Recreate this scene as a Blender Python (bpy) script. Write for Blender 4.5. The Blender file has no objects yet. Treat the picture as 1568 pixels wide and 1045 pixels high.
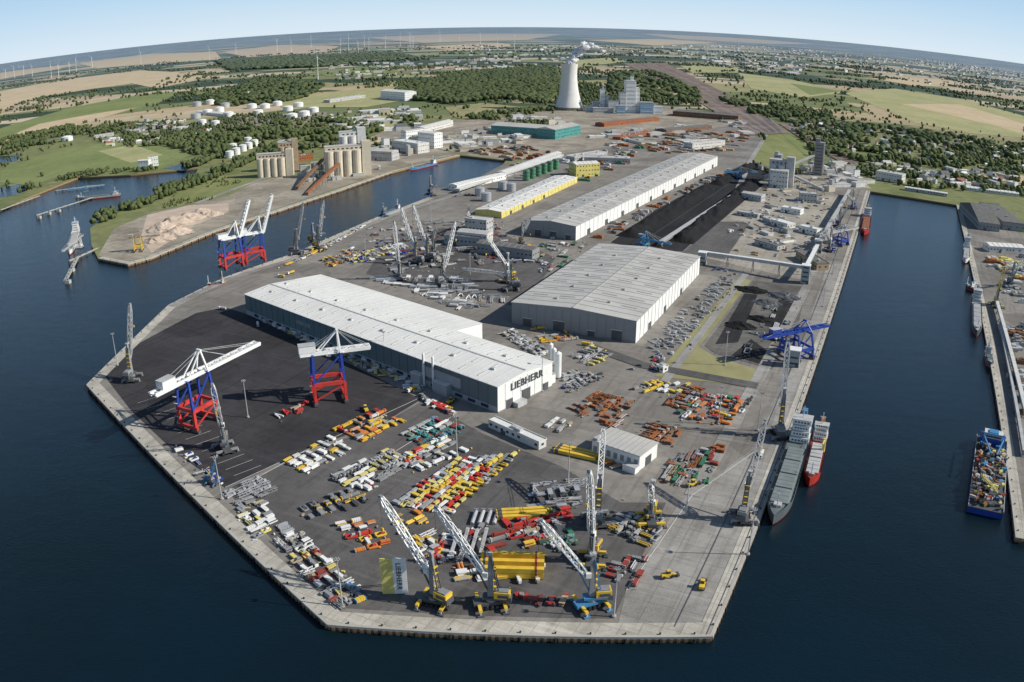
import bpy, math, random
import numpy as np
from mathutils import noise, Vector
random.seed(11); rng=np.random.default_rng(11)
R=random.random; U=random.uniform
# ------------------------------------------------------------------ survey
H=260.; F=1320.; P=.367          # camera height (m), lens (units), pitch
cP,sP=math.cos(P),math.sin(P)
def ray(u,v):
    dx=u-784; dy=522.5-v; r=math.hypot(dx,dy) or 1e-6; t=r/F; s=math.sin(t)
    x=s*dx/r; y=s*dy/r; w=math.cos(t)
    return (x, y*sP+w*cP, min(y*cP-w*sP,-0.0025))
def S(u,v,z=0.):
    """survey sighting -> metres on the level z"""
    d=ray(u,v); k=(z-H)/d[2]; return (d[0]*k,d[1]*k)
# ------------------------------------------------------------------ materials
M={}
def base(name,rough):
    m=bpy.data.materials.new(name); m.use_nodes=True; nt=m.node_tree
    b=nt.nodes['Principled BSDF']; b.inputs['Roughness'].default_value=rough
    if rough>=.8: b.inputs['Specular IOR Level'].default_value=.15
    return m,nt,b
def N(nt,t,**k):
    n=nt.nodes.new(t)
    for a,v in k.items(): setattr(n,a,v)
    return n
def mixc(nt,fac,a,b,mode='MIX'):
    n=N(nt,'ShaderNodeMix',data_type='RGBA',blend_type=mode)
    for i,v in ((0,fac),(6,a),(7,b)):
        if hasattr(v,'links'): nt.links.new(v,n.inputs[i])
        elif v is not None: n.inputs[i].default_value=v if i==0 else (*v[:3],1)
    return n.outputs[2]
def noi(nt,pos,scale,detail=4,rough=.6,vec=None):
    mp=N(nt,'ShaderNodeMapping'); nt.links.new(pos,mp.inputs[0])
    mp.inputs['Scale'].default_value=vec or (scale,scale,scale)
    n=N(nt,'ShaderNodeTexNoise'); n.inputs['Scale'].default_value=1; n.inputs['Detail'].default_value=detail; n.inputs['Roughness'].default_value=rough
    nt.links.new(mp.outputs[0],n.inputs[0]); return n.outputs[0]
def ramp(nt,src,stops,interp='LINEAR'):
    r=N(nt,'ShaderNodeValToRGB'); r.color_ramp.interpolation=interp; nt.links.new(src,r.inputs[0])
    e=r.color_ramp.elements
    while len(e)<len(stops): e.new(.5)
    for i,(p,c) in enumerate(stops):
        e[i].position=p; e[i].color=(*(c if hasattr(c,'__len__') else (c,c,c)),1)
    return r.outputs[0]
def mat(key,col,rough=.65,var=.18,scale=.15,metal=0,fine=2.5):
    m,nt,b=base(key,rough); pos=N(nt,'ShaderNodeNewGeometry').outputs[0]
    n1=noi(nt,pos,scale,5); n2=noi(nt,pos,fine,2)
    lo=tuple(max(0,c*(1-var)) for c in col); hi=tuple(min(1,c*(1+var)) for c in col)
    c=mixc(nt,ramp(nt,n1,[(.3,0),(.7,1)]),lo,hi)
    c=mixc(nt,ramp(nt,n2,[(.35,0),(.75,.25)]),c,tuple(x*.6 for x in col))
    nt.links.new(c,b.inputs['Base Color']); b.inputs['Metallic'].default_value=metal
    M[key]=m; return m
mat('white',(.8,.8,.77),.5,.08); mat('offwhite',(.62,.61,.57),.6,.15); mat('lgrey',(.45,.45,.44),.6,.18)
mat('grey',(.26,.265,.27),.6,.2); mat('dgrey',(.085,.09,.095),.6,.25); mat('black',(.02,.02,.022),.7,.3)
mat('red',(.56,.045,.035),.5,.25); mat('dred',(.3,.05,.035),.55,.3); mat('orange',(.66,.22,.04),.5,.25); mat('yellow',(.76,.5,.05),.5,.18)
mat('lyellow',(.7,.6,.18),.55,.2); mat('blue',(.02,.06,.33),.45,.2); mat('lblue',(.06,.24,.45),.45,.2); mat('teal',(.07,.27,.25),.5,.2)
mat('green',(.05,.2,.1),.5,.2); mat('rust',(.34,.13,.055),.85,.35,.4); mat('brown',(.22,.13,.08),.8,.3); mat('pblue',(.25,.38,.5),.5,.1)
mat('concrete',(.44,.42,.37),.85,.14,.06); mat('conc_dark',(.28,.27,.25),.85,.2,.06); mat('glass',(.03,.05,.06),.15,.1)
mat('wallgrey',(.27,.28,.285),.6,.06,.05); mat('wallgreen',(.12,.17,.18),.6,.08,.05); mat('walllight',(.33,.36,.37),.6,.06)
mat('roofw',(.76,.75,.7),.6,.09,.03,fine=.6); mat('roofg',(.5,.485,.445),.65,.16,.03,fine=.6); mat('seam',(.54,.535,.51),.6,.05)
mat('seamg',(.36,.35,.33),.6,.05); mat('rooftan',(.33,.3,.25),.8,.2,.1)
mat('roofred',(.3,.13,.09),.8,.2); mat('roofdark',(.17,.165,.155),.8,.2); mat('cream',(.62,.55,.42),.7,.1)
mat('tower',(.7,.69,.65),.8,.09,.02,fine=.1); mat('silver',(.5,.51,.52),.45,.15,.3,.3)
mat('sand',(.52,.42,.33),.95,.16,.05,fine=.3); mat('coal',(.016,.016,.017),.9,.3,.05,fine=.4)
mat('pile',(.18,.12,.06),.85,.35,.3); mat('hullred',(.42,.03,.02),.45,.15,.1); mat('hullgrey',(.1,.125,.135),.45,.15,.1); mat('steam',(.93,.93,.93),.95,.03,.02,fine=.05)
mat('deck',(.13,.16,.16),.7,.2); mat('hatch',(.19,.22,.215),.7,.2); mat('tan',(.42,.33,.22),.8,.2)
# steam scatters light through its volume: let light pass the thin shell
nt=M['steam'].node_tree; b=nt.nodes['Principled BSDF']; tl=N(nt,'ShaderNodeBsdfTranslucent'); tl.inputs[0].default_value=(.95,.95,.95,1)
mx=N(nt,'ShaderNodeMixShader'); mx.inputs[0].default_value=.35; nt.links.new(b.outputs[0],mx.inputs[1]); nt.links.new(tl.outputs[0],mx.inputs[2]); nt.links.new(mx.outputs[0],nt.nodes['Material Output'].inputs[0])

def haze_tint(nt,pos,c,amt=.55):  # distance haze painted into the base colour, bluer with growing world Y
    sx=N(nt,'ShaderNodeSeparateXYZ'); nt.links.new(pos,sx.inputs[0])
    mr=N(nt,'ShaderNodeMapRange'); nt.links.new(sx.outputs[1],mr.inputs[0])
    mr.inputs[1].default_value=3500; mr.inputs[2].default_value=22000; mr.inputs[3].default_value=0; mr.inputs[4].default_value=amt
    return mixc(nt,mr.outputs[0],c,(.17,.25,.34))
def leafmat(key,cols):
    m,nt,b=base(key,.85); pos=N(nt,'ShaderNodeNewGeometry').outputs[0]
    n=noi(nt,pos,.02,4); n2=noi(nt,pos,.25,3)
    c=mixc(nt,ramp(nt,n,[(.35,0),(.65,1)]),cols[0],cols[1]); c=mixc(nt,ramp(nt,n2,[(.4,0),(.7,.7)]),c,cols[2])
    c=haze_tint(nt,pos,c); nt.links.new(c,b.inputs['Base Color']); M[key]=m
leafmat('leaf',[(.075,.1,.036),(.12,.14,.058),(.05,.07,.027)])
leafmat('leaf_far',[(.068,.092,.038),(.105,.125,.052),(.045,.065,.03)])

def asphalt(key,a,b2,patch=.5,slab=0):
    m,nt,b=base(key,.9); pos=N(nt,'ShaderNodeNewGeometry').outputs[0]
    n1=noi(nt,pos,.012,6,.65); n2=noi(nt,pos,.12,5,.7); n3=noi(nt,pos,1.3,3)
    c=mixc(nt,ramp(nt,n1,[(.4,0),(.6,1)]),a,b2)
    c=mixc(nt,ramp(nt,n2,[(.45,0),(.72,patch)]),c,tuple(x*.55 for x in a))
    c=mixc(nt,ramp(nt,n3,[(.4,0),(.8,.35)]),c,tuple(min(1,x*1.5) for x in b2))
    mp=N(nt,'ShaderNodeMapping'); nt.links.new(pos,mp.inputs[0]); mp.inputs['Rotation'].default_value=(0,0,math.radians(26)); 
    n4=noi(nt,mp.outputs[0],0,4,.6,vec=(.2,.012,.1)); c=mixc(nt,ramp(nt,n4,[(.52,0),(.66,.4)]),c,tuple(x*.55 for x in a))
    n5=noi(nt,mp.outputs[0],0,3,.6,vec=(.014,.22,.1)); c=mixc(nt,ramp(nt,n5,[(.55,0),(.68,.35)]),c,tuple(min(1,x*1.35) for x in b2))
    vo=N(nt,'ShaderNodeTexVoronoi'); vo.voronoi_dimensions='2D'; vo.distance='CHEBYCHEV'; vo.inputs['Scale'].default_value=.022; nt.links.new(mp.outputs[0],vo.inputs['Vector'])
    sc=N(nt,'ShaderNodeSeparateColor'); nt.links.new(vo.outputs['Color'],sc.inputs[0])
    c=mixc(nt,1,c,ramp(nt,sc.outputs[0],[(0,.78),(.5,1),(.8,1.0)]),'MULTIPLY')
    if slab:
        br=N(nt,'ShaderNodeTexBrick')
        nt.links.new(mp.outputs[0],br.inputs[0]); br.offset=0; br.inputs['Scale'].default_value=1; br.inputs['Brick Width'].default_value=slab; br.inputs['Row Height'].default_value=slab
        br.inputs['Mortar Size'].default_value=.25; br.inputs['Color1'].default_value=(1,1,1,1); br.inputs['Color2'].default_value=(.85,.85,.85,1); br.inputs['Mortar'].default_value=(.6,.6,.6,1)
        c=mixc(nt,.8,c,br.outputs[0],'MULTIPLY')
    nt.links.new(c,b.inputs['Base Color']); M[key]=m
asphalt('asphalt',(.19,.175,.155),(.27,.25,.222)); asphalt('asphalt_dark',(.04,.038,.041),(.06,.057,.06),.5); asphalt('asphalt_mid',(.095,.09,.088),(.145,.137,.13),.5)
asphalt('yard',(.29,.265,.215),(.41,.375,.315),.5); asphalt('quay_conc',(.42,.39,.33),(.56,.525,.45),.5,9); asphalt('apron',(.25,.238,.215),(.38,.36,.33),.5,14)
asphalt('coalfloor',(.02,.02,.021),(.04,.039,.039),.5); asphalt('railbrown',(.17,.125,.105),(.27,.21,.17),.4); asphalt('road',(.27,.26,.25),(.35,.34,.32),.3)
asphalt('industrial',(.24,.21,.165),(.4,.355,.285),.6); asphalt('bulkfloor',(.11,.105,.095),(.18,.17,.15),.7)
def field(key,a,b2,far=True):
    m,nt,b=base(key,.95); pos=N(nt,'ShaderNodeNewGeometry').outputs[0]
    c=mixc(nt,ramp(nt,noi(nt,pos,.004,6,.65),[(.35,0),(.65,1)]),a,b2)
    c=mixc(nt,ramp(nt,noi(nt,pos,.05,5),[(.5,0),(.75,.5)]),c,tuple(x*.55 for x in a))
    c=mixc(nt,ramp(nt,noi(nt,pos,0,3,.5,vec=(.05,.006,.01)),[(.5,0),(.7,.3)]),c,tuple(x*1.3 for x in b2))
    if far: c=haze_tint(nt,pos,c,.5)
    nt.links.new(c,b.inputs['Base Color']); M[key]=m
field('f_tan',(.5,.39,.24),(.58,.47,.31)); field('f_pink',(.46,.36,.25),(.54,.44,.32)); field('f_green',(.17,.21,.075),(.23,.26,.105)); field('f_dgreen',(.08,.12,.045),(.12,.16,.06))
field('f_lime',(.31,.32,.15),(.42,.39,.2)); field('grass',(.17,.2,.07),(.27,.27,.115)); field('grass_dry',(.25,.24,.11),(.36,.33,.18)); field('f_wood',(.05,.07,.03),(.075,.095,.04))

def landmat():
    m,nt,b=base('land',.95); g=N(nt,'ShaderNodeNewGeometry'); pos=g.outputs[0]
    wn=N(nt,'ShaderNodeTexNoise'); mp0=N(nt,'ShaderNodeMapping'); nt.links.new(pos,mp0.inputs[0]); mp0.inputs['Scale'].default_value=(.0008,)*3
    nt.links.new(mp0.outputs[0],wn.inputs[0]); wn.inputs['Scale'].default_value=1
    va=N(nt,'ShaderNodeVectorMath',operation='MULTIPLY_ADD'); nt.links.new(wn.outputs[1],va.inputs[0]); va.inputs[1].default_value=(500,500,0); nt.links.new(pos,va.inputs[2])
    def vor(scale,rot):
        mp=N(nt,'ShaderNodeMapping'); nt.links.new(va.outputs[0],mp.inputs[0]); mp.inputs['Scale'].default_value=(scale*.6,scale,0); mp.inputs['Rotation'].default_value=(0,0,rot)
        v=N(nt,'ShaderNodeTexVoronoi'); v.voronoi_dimensions='2D'; nt.links.new(mp.outputs[0],v.inputs['Vector']); v.inputs['Scale'].default_value=1
        return v
    v=vor(1/480,.4); s=N(nt,'ShaderNodeSeparateColor'); nt.links.new(v.outputs['Color'],s.inputs[0])
    c=ramp(nt,s.outputs[0],[(0,(.48,.38,.24)),(.2,(.2,.22,.09)),(.34,(.54,.44,.3)),(.46,(.13,.17,.07)),(.56,(.32,.3,.15)),(.7,(.46,.36,.24)),(.82,(.17,.2,.085)),(.9,(.58,.49,.35))],'CONSTANT')
    c=mixc(nt,ramp(nt,noi(nt,pos,.01,5),[(.4,0),(.7,.4)]),c,(.2,.19,.11))
    fo=ramp(nt,noi(nt,pos,0,6,.62,vec=(.00045,.0011,.001)),[(.5,0),(.52,1)])
    c=mixc(nt,fo,c,(.045,.072,.038))
    sx=N(nt,'ShaderNodeSeparateXYZ'); nt.links.new(pos,sx.inputs[0])
    near=ramp(nt,noi(nt,pos,.006,6,.7),[(.36,(.14,.17,.065)),(.48,(.23,.24,.105)),(.56,(.17,.19,.08)),(.66,(.38,.33,.21))])
    near=mixc(nt,ramp(nt,noi(nt,pos,.05,4),[(.45,0),(.7,.5)]),near,(.1,.12,.052))
    mr=N(nt,'ShaderNodeMapRange'); nt.links.new(sx.outputs[1],mr.inputs[0]); mr.inputs[1].default_value=2300; mr.inputs[2].default_value=2900
    c=mixc(nt,mr.outputs[0],near,c)
    c=haze_tint(nt,pos,c,.75); nt.links.new(c,b.inputs['Base Color']); M['land']=m
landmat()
def watermat():
    m,nt,b=base('water',.12); pos=N(nt,'ShaderNodeNewGeometry').outputs[0]
    c=mixc(nt,ramp(nt,noi(nt,pos,.004,5),[(.35,0),(.7,1)]),(.0035,.011,.015),(.003,.015,.028))
    nt.links.new(c,b.inputs['Base Color']); b.inputs['IOR'].default_value=1.33; b.inputs['Specular IOR Level'].default_value=.36
    n1=noi(nt,pos,0,5,.65,vec=(.5,.9,.5)); n2=noi(nt,pos,0,3,.6,vec=(.05,.07,.05))
    ad=N(nt,'ShaderNodeMath',operation='MULTIPLY_ADD'); nt.links.new(n2,ad.inputs[0]); ad.inputs[1].default_value=1.0; nt.links.new(n1,ad.inputs[2])
    bp=N(nt,'ShaderNodeBump'); bp.inputs['Strength'].default_value=.32; bp.inputs['Distance'].default_value=.8; nt.links.new(ad.outputs[0],bp.inputs['Height']); nt.links.new(bp.outputs[0],b.inputs['Normal'])
    M['water']=m
watermat()
def pilemat():
    m,nt,b=base('sheetpile',.85); pos=N(nt,'ShaderNodeNewGeometry').outputs[0]
    sx=N(nt,'ShaderNodeSeparateXYZ'); nt.links.new(pos,sx.inputs[0])
    mr=N(nt,'ShaderNodeMapRange'); nt.links.new(sx.outputs[2],mr.inputs[0]); mr.inputs[1].default_value=-4; mr.inputs[2].default_value=-.5
    c=mixc(nt,mr.outputs[0],(.08,.05,.03),(.42,.28,.15)); c=mixc(nt,ramp(nt,noi(nt,pos,.4,4),[(.4,0),(.7,.6)]),c,(.14,.08,.045))
    nt.links.new(c,b.inputs['Base Color']); M['sheetpile']=m
pilemat()

# ------------------------------------------------------------------ mesh builder
class MB:
    def __init__(s): s.v=[];s.f=[];s.m=[];s.keys=[];s.t=(0,0,0,1,0)
    def at(s,x=0,y=0,z=0,rot=0): s.t=(x,y,z,math.cos(rot),math.sin(rot)); return s
    def k(s,key):
        if key not in s.keys: s.keys.append(key)
        return s.keys.index(key)
    def add(s,vs,fs,key):
        o=len(s.v); x0,y0,z0,c,sn=s.t; i=s.k(key)
        s.v+= [(x0+x*c-y*sn,y0+x*sn+y*c,z0+z) for x,y,z in vs]
        s.f+= [tuple(a+o for a in f) for f in fs]; s.m+=[i]*len(fs)
    BF=[(0,3,2,1),(4,5,6,7),(0,1,5,4),(1,2,6,5),(2,3,7,6),(3,0,4,7)]
    def box(s,x,y,z,sx,sy,sz,key,top=1.,tx=0):
        a,b=sx/2,sy/2
        s.add([(x-a,y-b,z),(x+a,y-b,z),(x+a,y+b,z),(x-a,y+b,z),(x-a*top+tx,y-b*top,z+sz),(x+a*top+tx,y-b*top,z+sz),(x+a*top+tx,y+b*top,z+sz),(x-a*top+tx,y+b*top,z+sz)],s.BF,key)
    def beam(s,p,q,w,key,h=None,w2=None):
        h=h or w; p=Vector(p);q=Vector(q);d=(q-p)
        if d.length<1e-5: return
        d.normalize(); up=Vector((0,0,1)) if abs(d.z)<.95 else Vector((1,0,0))
        a=d.cross(up).normalized(); b=a.cross(d).normalized(); r=(w2/w) if w2 else 1
        vs=[tuple(p+a*i*w/2+b*j*h/2) for i,j in((-1,-1),(1,-1),(1,1),(-1,1))]+[tuple(q+a*i*w/2*r+b*j*h/2*r) for i,j in((-1,-1),(1,-1),(1,1),(-1,1))]
        s.add(vs,s.BF,key)
    def cyl(s,x,y,z,r0,r1,h,key,n=12,cap=True):
        vs=[(x+r0*math.cos(2*math.pi*i/n),y+r0*math.sin(2*math.pi*i/n),z) for i in range(n)]+[(x+r1*math.cos(2*math.pi*i/n),y+r1*math.sin(2*math.pi*i/n),z+h) for i in range(n)]
        fs=[(i,(i+1)%n,(i+1)%n+n,i+n) for i in range(n)]
        if cap: fs+=[tuple(range(n,2*n)),tuple(range(n-1,-1,-1))]
        s.add(vs,fs,key)
    def tube(s,p,q,r,key,n=8):
        p=Vector(p);q=Vector(q);d=(q-p).normalized(); up=Vector((0,0,1)) if abs(d.z)<.95 else Vector((1,0,0)); a=d.cross(up).normalized(); b=a.cross(d)
        vs=[tuple(c+a*r*math.cos(2*math.pi*i/n)+b*r*math.sin(2*math.pi*i/n)) for c in(p,q) for i in range(n)]
        s.add(vs,[(i,(i+1)%n,(i+1)%n+n,i+n) for i in range(n)]+[tuple(range(n)),tuple(range(2*n-1,n-1,-1))],key)
    def lattice(s,p,q,w,key,n=8,h=None,t=.28,taper=1.):
        h=h or w; p=Vector(p);q=Vector(q);d=(q-p).normalized(); up=Vector((0,0,1)) if abs(d.z)<.97 else Vector((1,0,0)); a=d.cross(up).normalized(); b=a.cross(d)
        cs=((-1,-1),(1,-1),(1,1),(-1,1))
        def pt(i,f):
            e=1
            if taper<1: e=min(1,.25+f*6,taper+(1-f)*4)
            return p.lerp(q,f)+a*cs[i][0]*w/2*e+b*cs[i][1]*h/2*e
        for j in range(n):
            f0,f1=j/n,(j+1)/n
            for i in range(4):
                s.beam(pt(i,f0),pt(i,f1),t,key); k2=(i+1)%4
                s.beam(pt(i,f0),pt(k2,f1),t*.7,key) if j%2 else s.beam(pt(k2,f0),pt(i,f1),t*.7,key)
    def prism(s,poly,z0,z1,key,side=None):
        n=len(poly); o=[(x,y,z0) for x,y in poly]+[(x,y,z1) for x,y in poly]
        s.add(o,[tuple(range(n,2*n))],key); s.add(o,[(i,(i+1)%n,(i+1)%n+n,i+n) for i in range(n)],side or key)
    def wheel(s,x,y,r,w,key='black'): s.tube((x,y-w/2,r),(x,y+w/2,r),r,key,8)
    def obj(s,name,loc=(0,0,0),rot=0,parent=None):
        me=bpy.data.meshes.new(name); me.from_pydata(s.v,[],s.f); 
        for k in s.keys: me.materials.append(M[k])
        me.polygons.foreach_set('material_index',s.m); me.update()
        o=bpy.data.objects.new(name,me); o.location=loc; o.rotation_euler=(0,0,rot); bpy.context.collection.objects.link(o)
        if parent: o.parent=parent
        return o
def orient(poly):
    a=sum(poly[i][0]*poly[(i+1)%len(poly)][1]-poly[(i+1)%len(poly)][0]*poly[i][1] for i in range(len(poly)))
    return poly if a>0 else poly[::-1]
ZC=[0]
def sheet(name,px,key,z):
    return sheetw(name,[S(*p) for p in px],key,z)
def sheetw(name,poly,key,z):
    poly=orient(poly); mb=MB(); mb.add([(x,y,z) for x,y in poly],[tuple(range(len(poly)))],key); return mb.obj(name)
def strip(mb,pts,w,key,z,off=0):
    n=len(pts); L=[]
    for i,p in enumerate(pts):
        a=Vector(pts[max(i-1,0)]);b=Vector(pts[min(i+1,n-1)]); d0=(Vector(p)-a); d1=(b-Vector(p))
        if d0.length<1e-6:d0=d1
        if d1.length<1e-6:d1=d0
        d0.normalize();d1.normalize(); n0=Vector((-d0.y,d0.x));n1=Vector((-d1.y,d1.x)); m=(n0+n1).normalized(); m/=max(.4,m.dot(n0)); L.append((Vector(p)+m*off,Vector(p)+m*(off+w)))
    vs=[];fs=[]
    for a,b in L: vs+=[(a.x,a.y,z),(b.x,b.y,z)]
    for i in range(n-1): fs.append((2*i,2*i+2,2*i+3,2*i+1))
    mb.add(vs,fs,key)
def road(name,px,w,key='road',z=.4):
    ZC[0]+=.013; mb=MB(); pts=[S(*p) for p in px]; strip(mb,pts,w,key,z+ZC[0],-w/2); 
    return mb.obj(name)
# ------------------------------------------------------------------ land and water
ZW=-3.2
pier=[(1090,975),(502,957),(133,590),(258,468),(345,425),(452,388),(585,330),(655,303),(663,288),(700,290),(770,252)]
basin=[(775,246),(705,238)]
penin=[(600,264),(520,292),(430,322),(330,354),(232,395),(196,405),(150,396),(140,375),(138,350),(165,328),(245,293),(300,266)]
lcoast=[(303,258),(200,268),(120,272),(60,296),(0,322)]
c_pier=[S(*p) for p in pier]; c_bas=[S(*p) for p in basin]; c_pen=[S(*p) for p in penin]; c_l=[S(*p) for p in lcoast]
rp=S(1556,824); r2=S(1465,314); r3=S(1332,293)
c_l+=[(-1600,c_l[-1][1]-120),(-90000,900)]
c_far=[(-90000,90000),(90000,90000),(90000,rp[1]-20),(rp[0]+400,rp[1]-3)]
coast=c_pier+c_bas+c_pen+c_l+c_far+[rp,r2,r3]
mb=MB(); cc=orient(coast); mb.prism(cc,-8,0,'land','sheetpile'); mb.obj('ground')
W_=90000; mb=MB(); mb.add([(-W_,-3000,ZW),(W_,-3000,ZW),(W_,4000,ZW),(-W_,4000,ZW)],[(0,1,2,3)],'water'); mb.obj('water')
for q in ([(0,287),(45,281),(42,292),(20,300),(0,303)],[(0,240),(32,238),(26,247),(0,251)],[(250,258),(300,246),(318,250),(280,262)]):
    sheet('pond',q,'water',.25)
pier_zone=c_pier+[S(850,236),S(1000,212),S(1130,190),S(1200,235),r3]
sheetw('port_pavement',pier_zone,'asphalt',.12)
sheetw('far_quay_pavement',[rp,r2,S(1500,316),S(1568,330),(rp[0]+500,S(1568,330)[1]),(rp[0]+400,rp[1]-2)],'asphalt',.12)
sheet('terminal_pavement',[(160,576),(215,525),(300,480),(345,471),(380,482),(500,540),(645,612),(600,640),(470,690),(345,748),(265,690),(200,628)],'asphalt_dark',.22)
sheet('quay_apron',[(1152,832),(1245,556),(1296,400),(1268,400),(1215,560),(1150,690),(1040,770),(960,900),(945,960),(1087,968)],'apron',.22)
sheet('storage_pavement',[(345,750),(600,642),(648,614),(740,665),(860,715),(950,770),(1020,770),(945,935),(940,948),(530,932),(430,840)],'asphalt_mid',.17)
sheet('storage_pavement',[(560,420),(600,360),(740,345),(850,395),(830,430),(790,470)],'asphalt_mid',.17)
mb=MB()
edge=[c_pier[0],c_pier[1],c_pier[2],c_pier[3]]
strip(mb,edge,10,'quay_conc',.34,-10.0)
strip(mb,[c_pier[3],c_pier[4],c_pier[5],c_pier[6],c_pier[7]],12,'quay_conc',.345,-12)
strip(mb,[c_pier[0],r3],7,'quay_conc',.36,0)
strip(mb,[rp,r2],7,'quay_conc',.34,-7)
strip(mb,[c_pen[i] for i in range(0,7)],8,'quay_conc',.34,-8)
strip(mb,[c_bas[1]]+[c_pen[i] for i in range(0,2)],8,'quay_conc',.36,-8)
mb.obj('quay_edge_paving')
mb=MB()
def inpoly(x,y,poly):
    c=False;j=len(poly)-1
    for i in range(len(poly)):
        if (poly[i][1]>y)!=(poly[j][1]>y) and x<(poly[j][0]-poly[i][0])*(y-poly[i][1])/(poly[j][1]-poly[i][1])+poly[i][0]: c=not c
        j=i
    return c
def ribs(a,b,step=2.6,zt=0):
    a=Vector(a);b=Vector(b);L=(b-a).length;d=(b-a)/L; nrm=Vector((d.y,-d.x)); 
    mid=(a+b)/2+nrm*4
    if inpoly(mid.x,mid.y,cc): nrm=-nrm
    rot=math.atan2(d.y,d.x)
    for i in range(int(L/step)):
        p=a+d*(i+.5)*step+nrm*.25; mb.at(p.x,p.y,0,rot); mb.box(0,0,-7,step*.5,.7,6.2,'sheetpile')
    p=(a+b)/2-nrm*.3; mb.at(p.x,p.y,0,rot); mb.box(0,0,-.9,L,1.6,1.35+zt,'concrete')
    for i in range(int(L/16)):
        p=a+d*(i+.5)*16; 
        q=p-nrm*1.6; mb.at(q.x,q.y,.3,0); mb.cyl(0,0,0,.35,.5,.9,'black',8)
        q=p+nrm*.9; mb.at(q.x,q.y,-2.6,0); mb.cyl(0,0,0,.6,.6,2,'black',8)
ribs(c_pier[0],c_pier[1],3.4);ribs(c_pier[1],c_pier[2],3.4,.02);ribs(c_pier[2],c_pier[3]);ribs(c_pier[3],c_pier[4],4,.02);ribs(c_pier[4],c_pier[5],4);ribs(c_pier[5],c_pier[6],4,.02);ribs(c_pier[0],r3,4,.03);ribs(rp,r2,4)
for i in range(0,6): ribs(c_pen[i],c_pen[i+1],5,.02*(i%2))
mb.obj('quay_wall')
# overlay zones
sheet('yard_grass',[(1002,577),(1131,425),(1150,430),(1070,532),(1092,545),(1175,572),(1160,592),(1080,585)],'grass_dry',.3)
sheet('yard_grass',[(1045,540),(1132,428),(1141,429),(1062,532)],'grass',.33)
sheet('bulk_yard',[(1079,530),(1152,430),(1235,440),(1222,500),(1182,566),(1095,542)],'bulkfloor',.26)
for q in ([(1095,528),(1140,450),(1160,452),(1130,525)],[(1170,500),(1195,455),(1215,460),(1205,505)],[(1120,545),(1150,520),(1185,545),(1170,560)]): sheet('coal_spill',q,'coalfloor',.31)
sheet('coal_yard',[(935,372),(1003,322),(1105,268),(1150,246),(1185,262),(1150,288),(1045,386),(985,382)],'coalfloor',.22)
sheet('storage_yard',[(1045,387),(1152,290),(1215,270),(1285,300),(1262,400),(1240,432),(1150,412)],'yard',.2)
sheet('service_yard',[(1045,387),(1100,340),(1150,340),(1110,398)],'asphalt_mid',.32)
sheet('meadow',[(1188,196),(1243,225),(1232,262),(1190,262),(1148,244)],'grass',.35)
sheet('meadow',[(240,322),(270,298),(340,270),(395,277),(350,300),(300,312)],'grass',.2)
sheet('peninsula_yard',[(150,392),(196,401),(232,391),(330,350),(430,318),(600,261),(700,236),(640,222),(500,262),(395,277),(350,300),(300,312),(235,325),(175,350)],'industrial',.15)
sheet('sand_field',[(225,330),(290,315),(350,312),(350,325),(300,345),(232,388),(215,365)],'sand',.3)
sheet('industrial_ground',[(775,246),(705,236),(640,220),(560,215),(600,195),(700,185),(800,180),(900,172),(1000,180),(1130,190),(1000,214),(850,238)],'industrial',.16)
sheet('power_station_ground',[(760,182),(850,168),(1000,160),(1090,172),(1130,190),(1000,195),(850,190)],'industrial',.3)
sheet('industrial_ground',[(280,190),(360,178),(500,172),(500,185),(380,195),(290,200)],'industrial',.3)
sheet('industrial_ground',[(1130,250),(1190,262),(1300,255),(1335,290),(1215,270),(1152,290)],'industrial',.18)
for i,(k,q) in enumerate([('f_tan',[(0,170),(60,150),(130,138),(272,120),(275,111),(215,108),(100,122),(0,140)]),
 ('f_green',[(0,197),(110,165),(215,145),(280,140),(235,162),(120,190),(0,215)]),
 ('f_tan',[(0,232),(40,205),(120,192),(210,165),(160,172),(60,190),(0,215)]),
 ('f_pink',[(340,80),(430,69),(520,71),(500,80),(380,88)]),('f_tan',[(120,97),(230,83),(330,80),(340,91),(150,105)]),
 ('f_pink',[(560,58),(700,52),(860,53),(800,62),(650,66)]),('f_tan',[(900,62),(1010,60),(1100,66),(1000,70)]),
 ('f_green',[(0,262),(100,226),(200,217),(300,235),(240,262),(110,264),(50,285),(0,280)]),
 ('f_lime',[(150,232),(205,222),(250,238),(200,250)]),
 ('f_lime',[(1290,142),(1370,136),(1470,152),(1568,178),(1568,212),(1480,204),(1400,188)]),
 ('f_tan',[(1380,160),(1470,160),(1568,190),(1568,205),(1470,180)]),
 ('f_lime',[(1130,112),(1210,122),(1300,142),(1230,150),(1150,136)]),('f_green',[(1210,128),(1290,140),(1240,146)]),
 ('f_green',[(1130,190),(1190,190),(1230,225),(1240,245),(1190,200)]),
 ('f_lime',[(560,185),(600,170),(640,178),(620,198),(570,205)]),('grass_dry',[(680,165),(740,158),(800,165),(760,180),(700,182)]),
 ('f_lime',[(430,150),(600,133),(640,150),(560,165),(430,165)]),
 ('f_tan',[(0,112),(60,104),(120,98),(90,106),(0,122)]),('f_pink',[(980,52),(1120,58),(1250,68),(1180,68),(1040,60)]),
 ('f_tan',[(1500,262),(1568,270),(1568,282),(1510,275)]),('f_lime',[(1040,100),(1130,100),(1130,112),(1060,112)]),('f_green',[(480,108),(620,100),(600,112),(500,118)]),('f_tan',[(640,72),(760,66),(800,70),(700,78)]),
 ('f_tan',[(500,225),(560,210),(600,212),(520,240)]),('f_lime',[(860,95),(940,88),(960,95),(880,104)]),('f_tan',[(1330,120),(1440,122),(1500,135),(1400,132)]),('f_tan',[(200,128),(300,112),(330,118),(240,136)])]):
    sheet('field',q,k,.2+i*.04)
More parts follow.
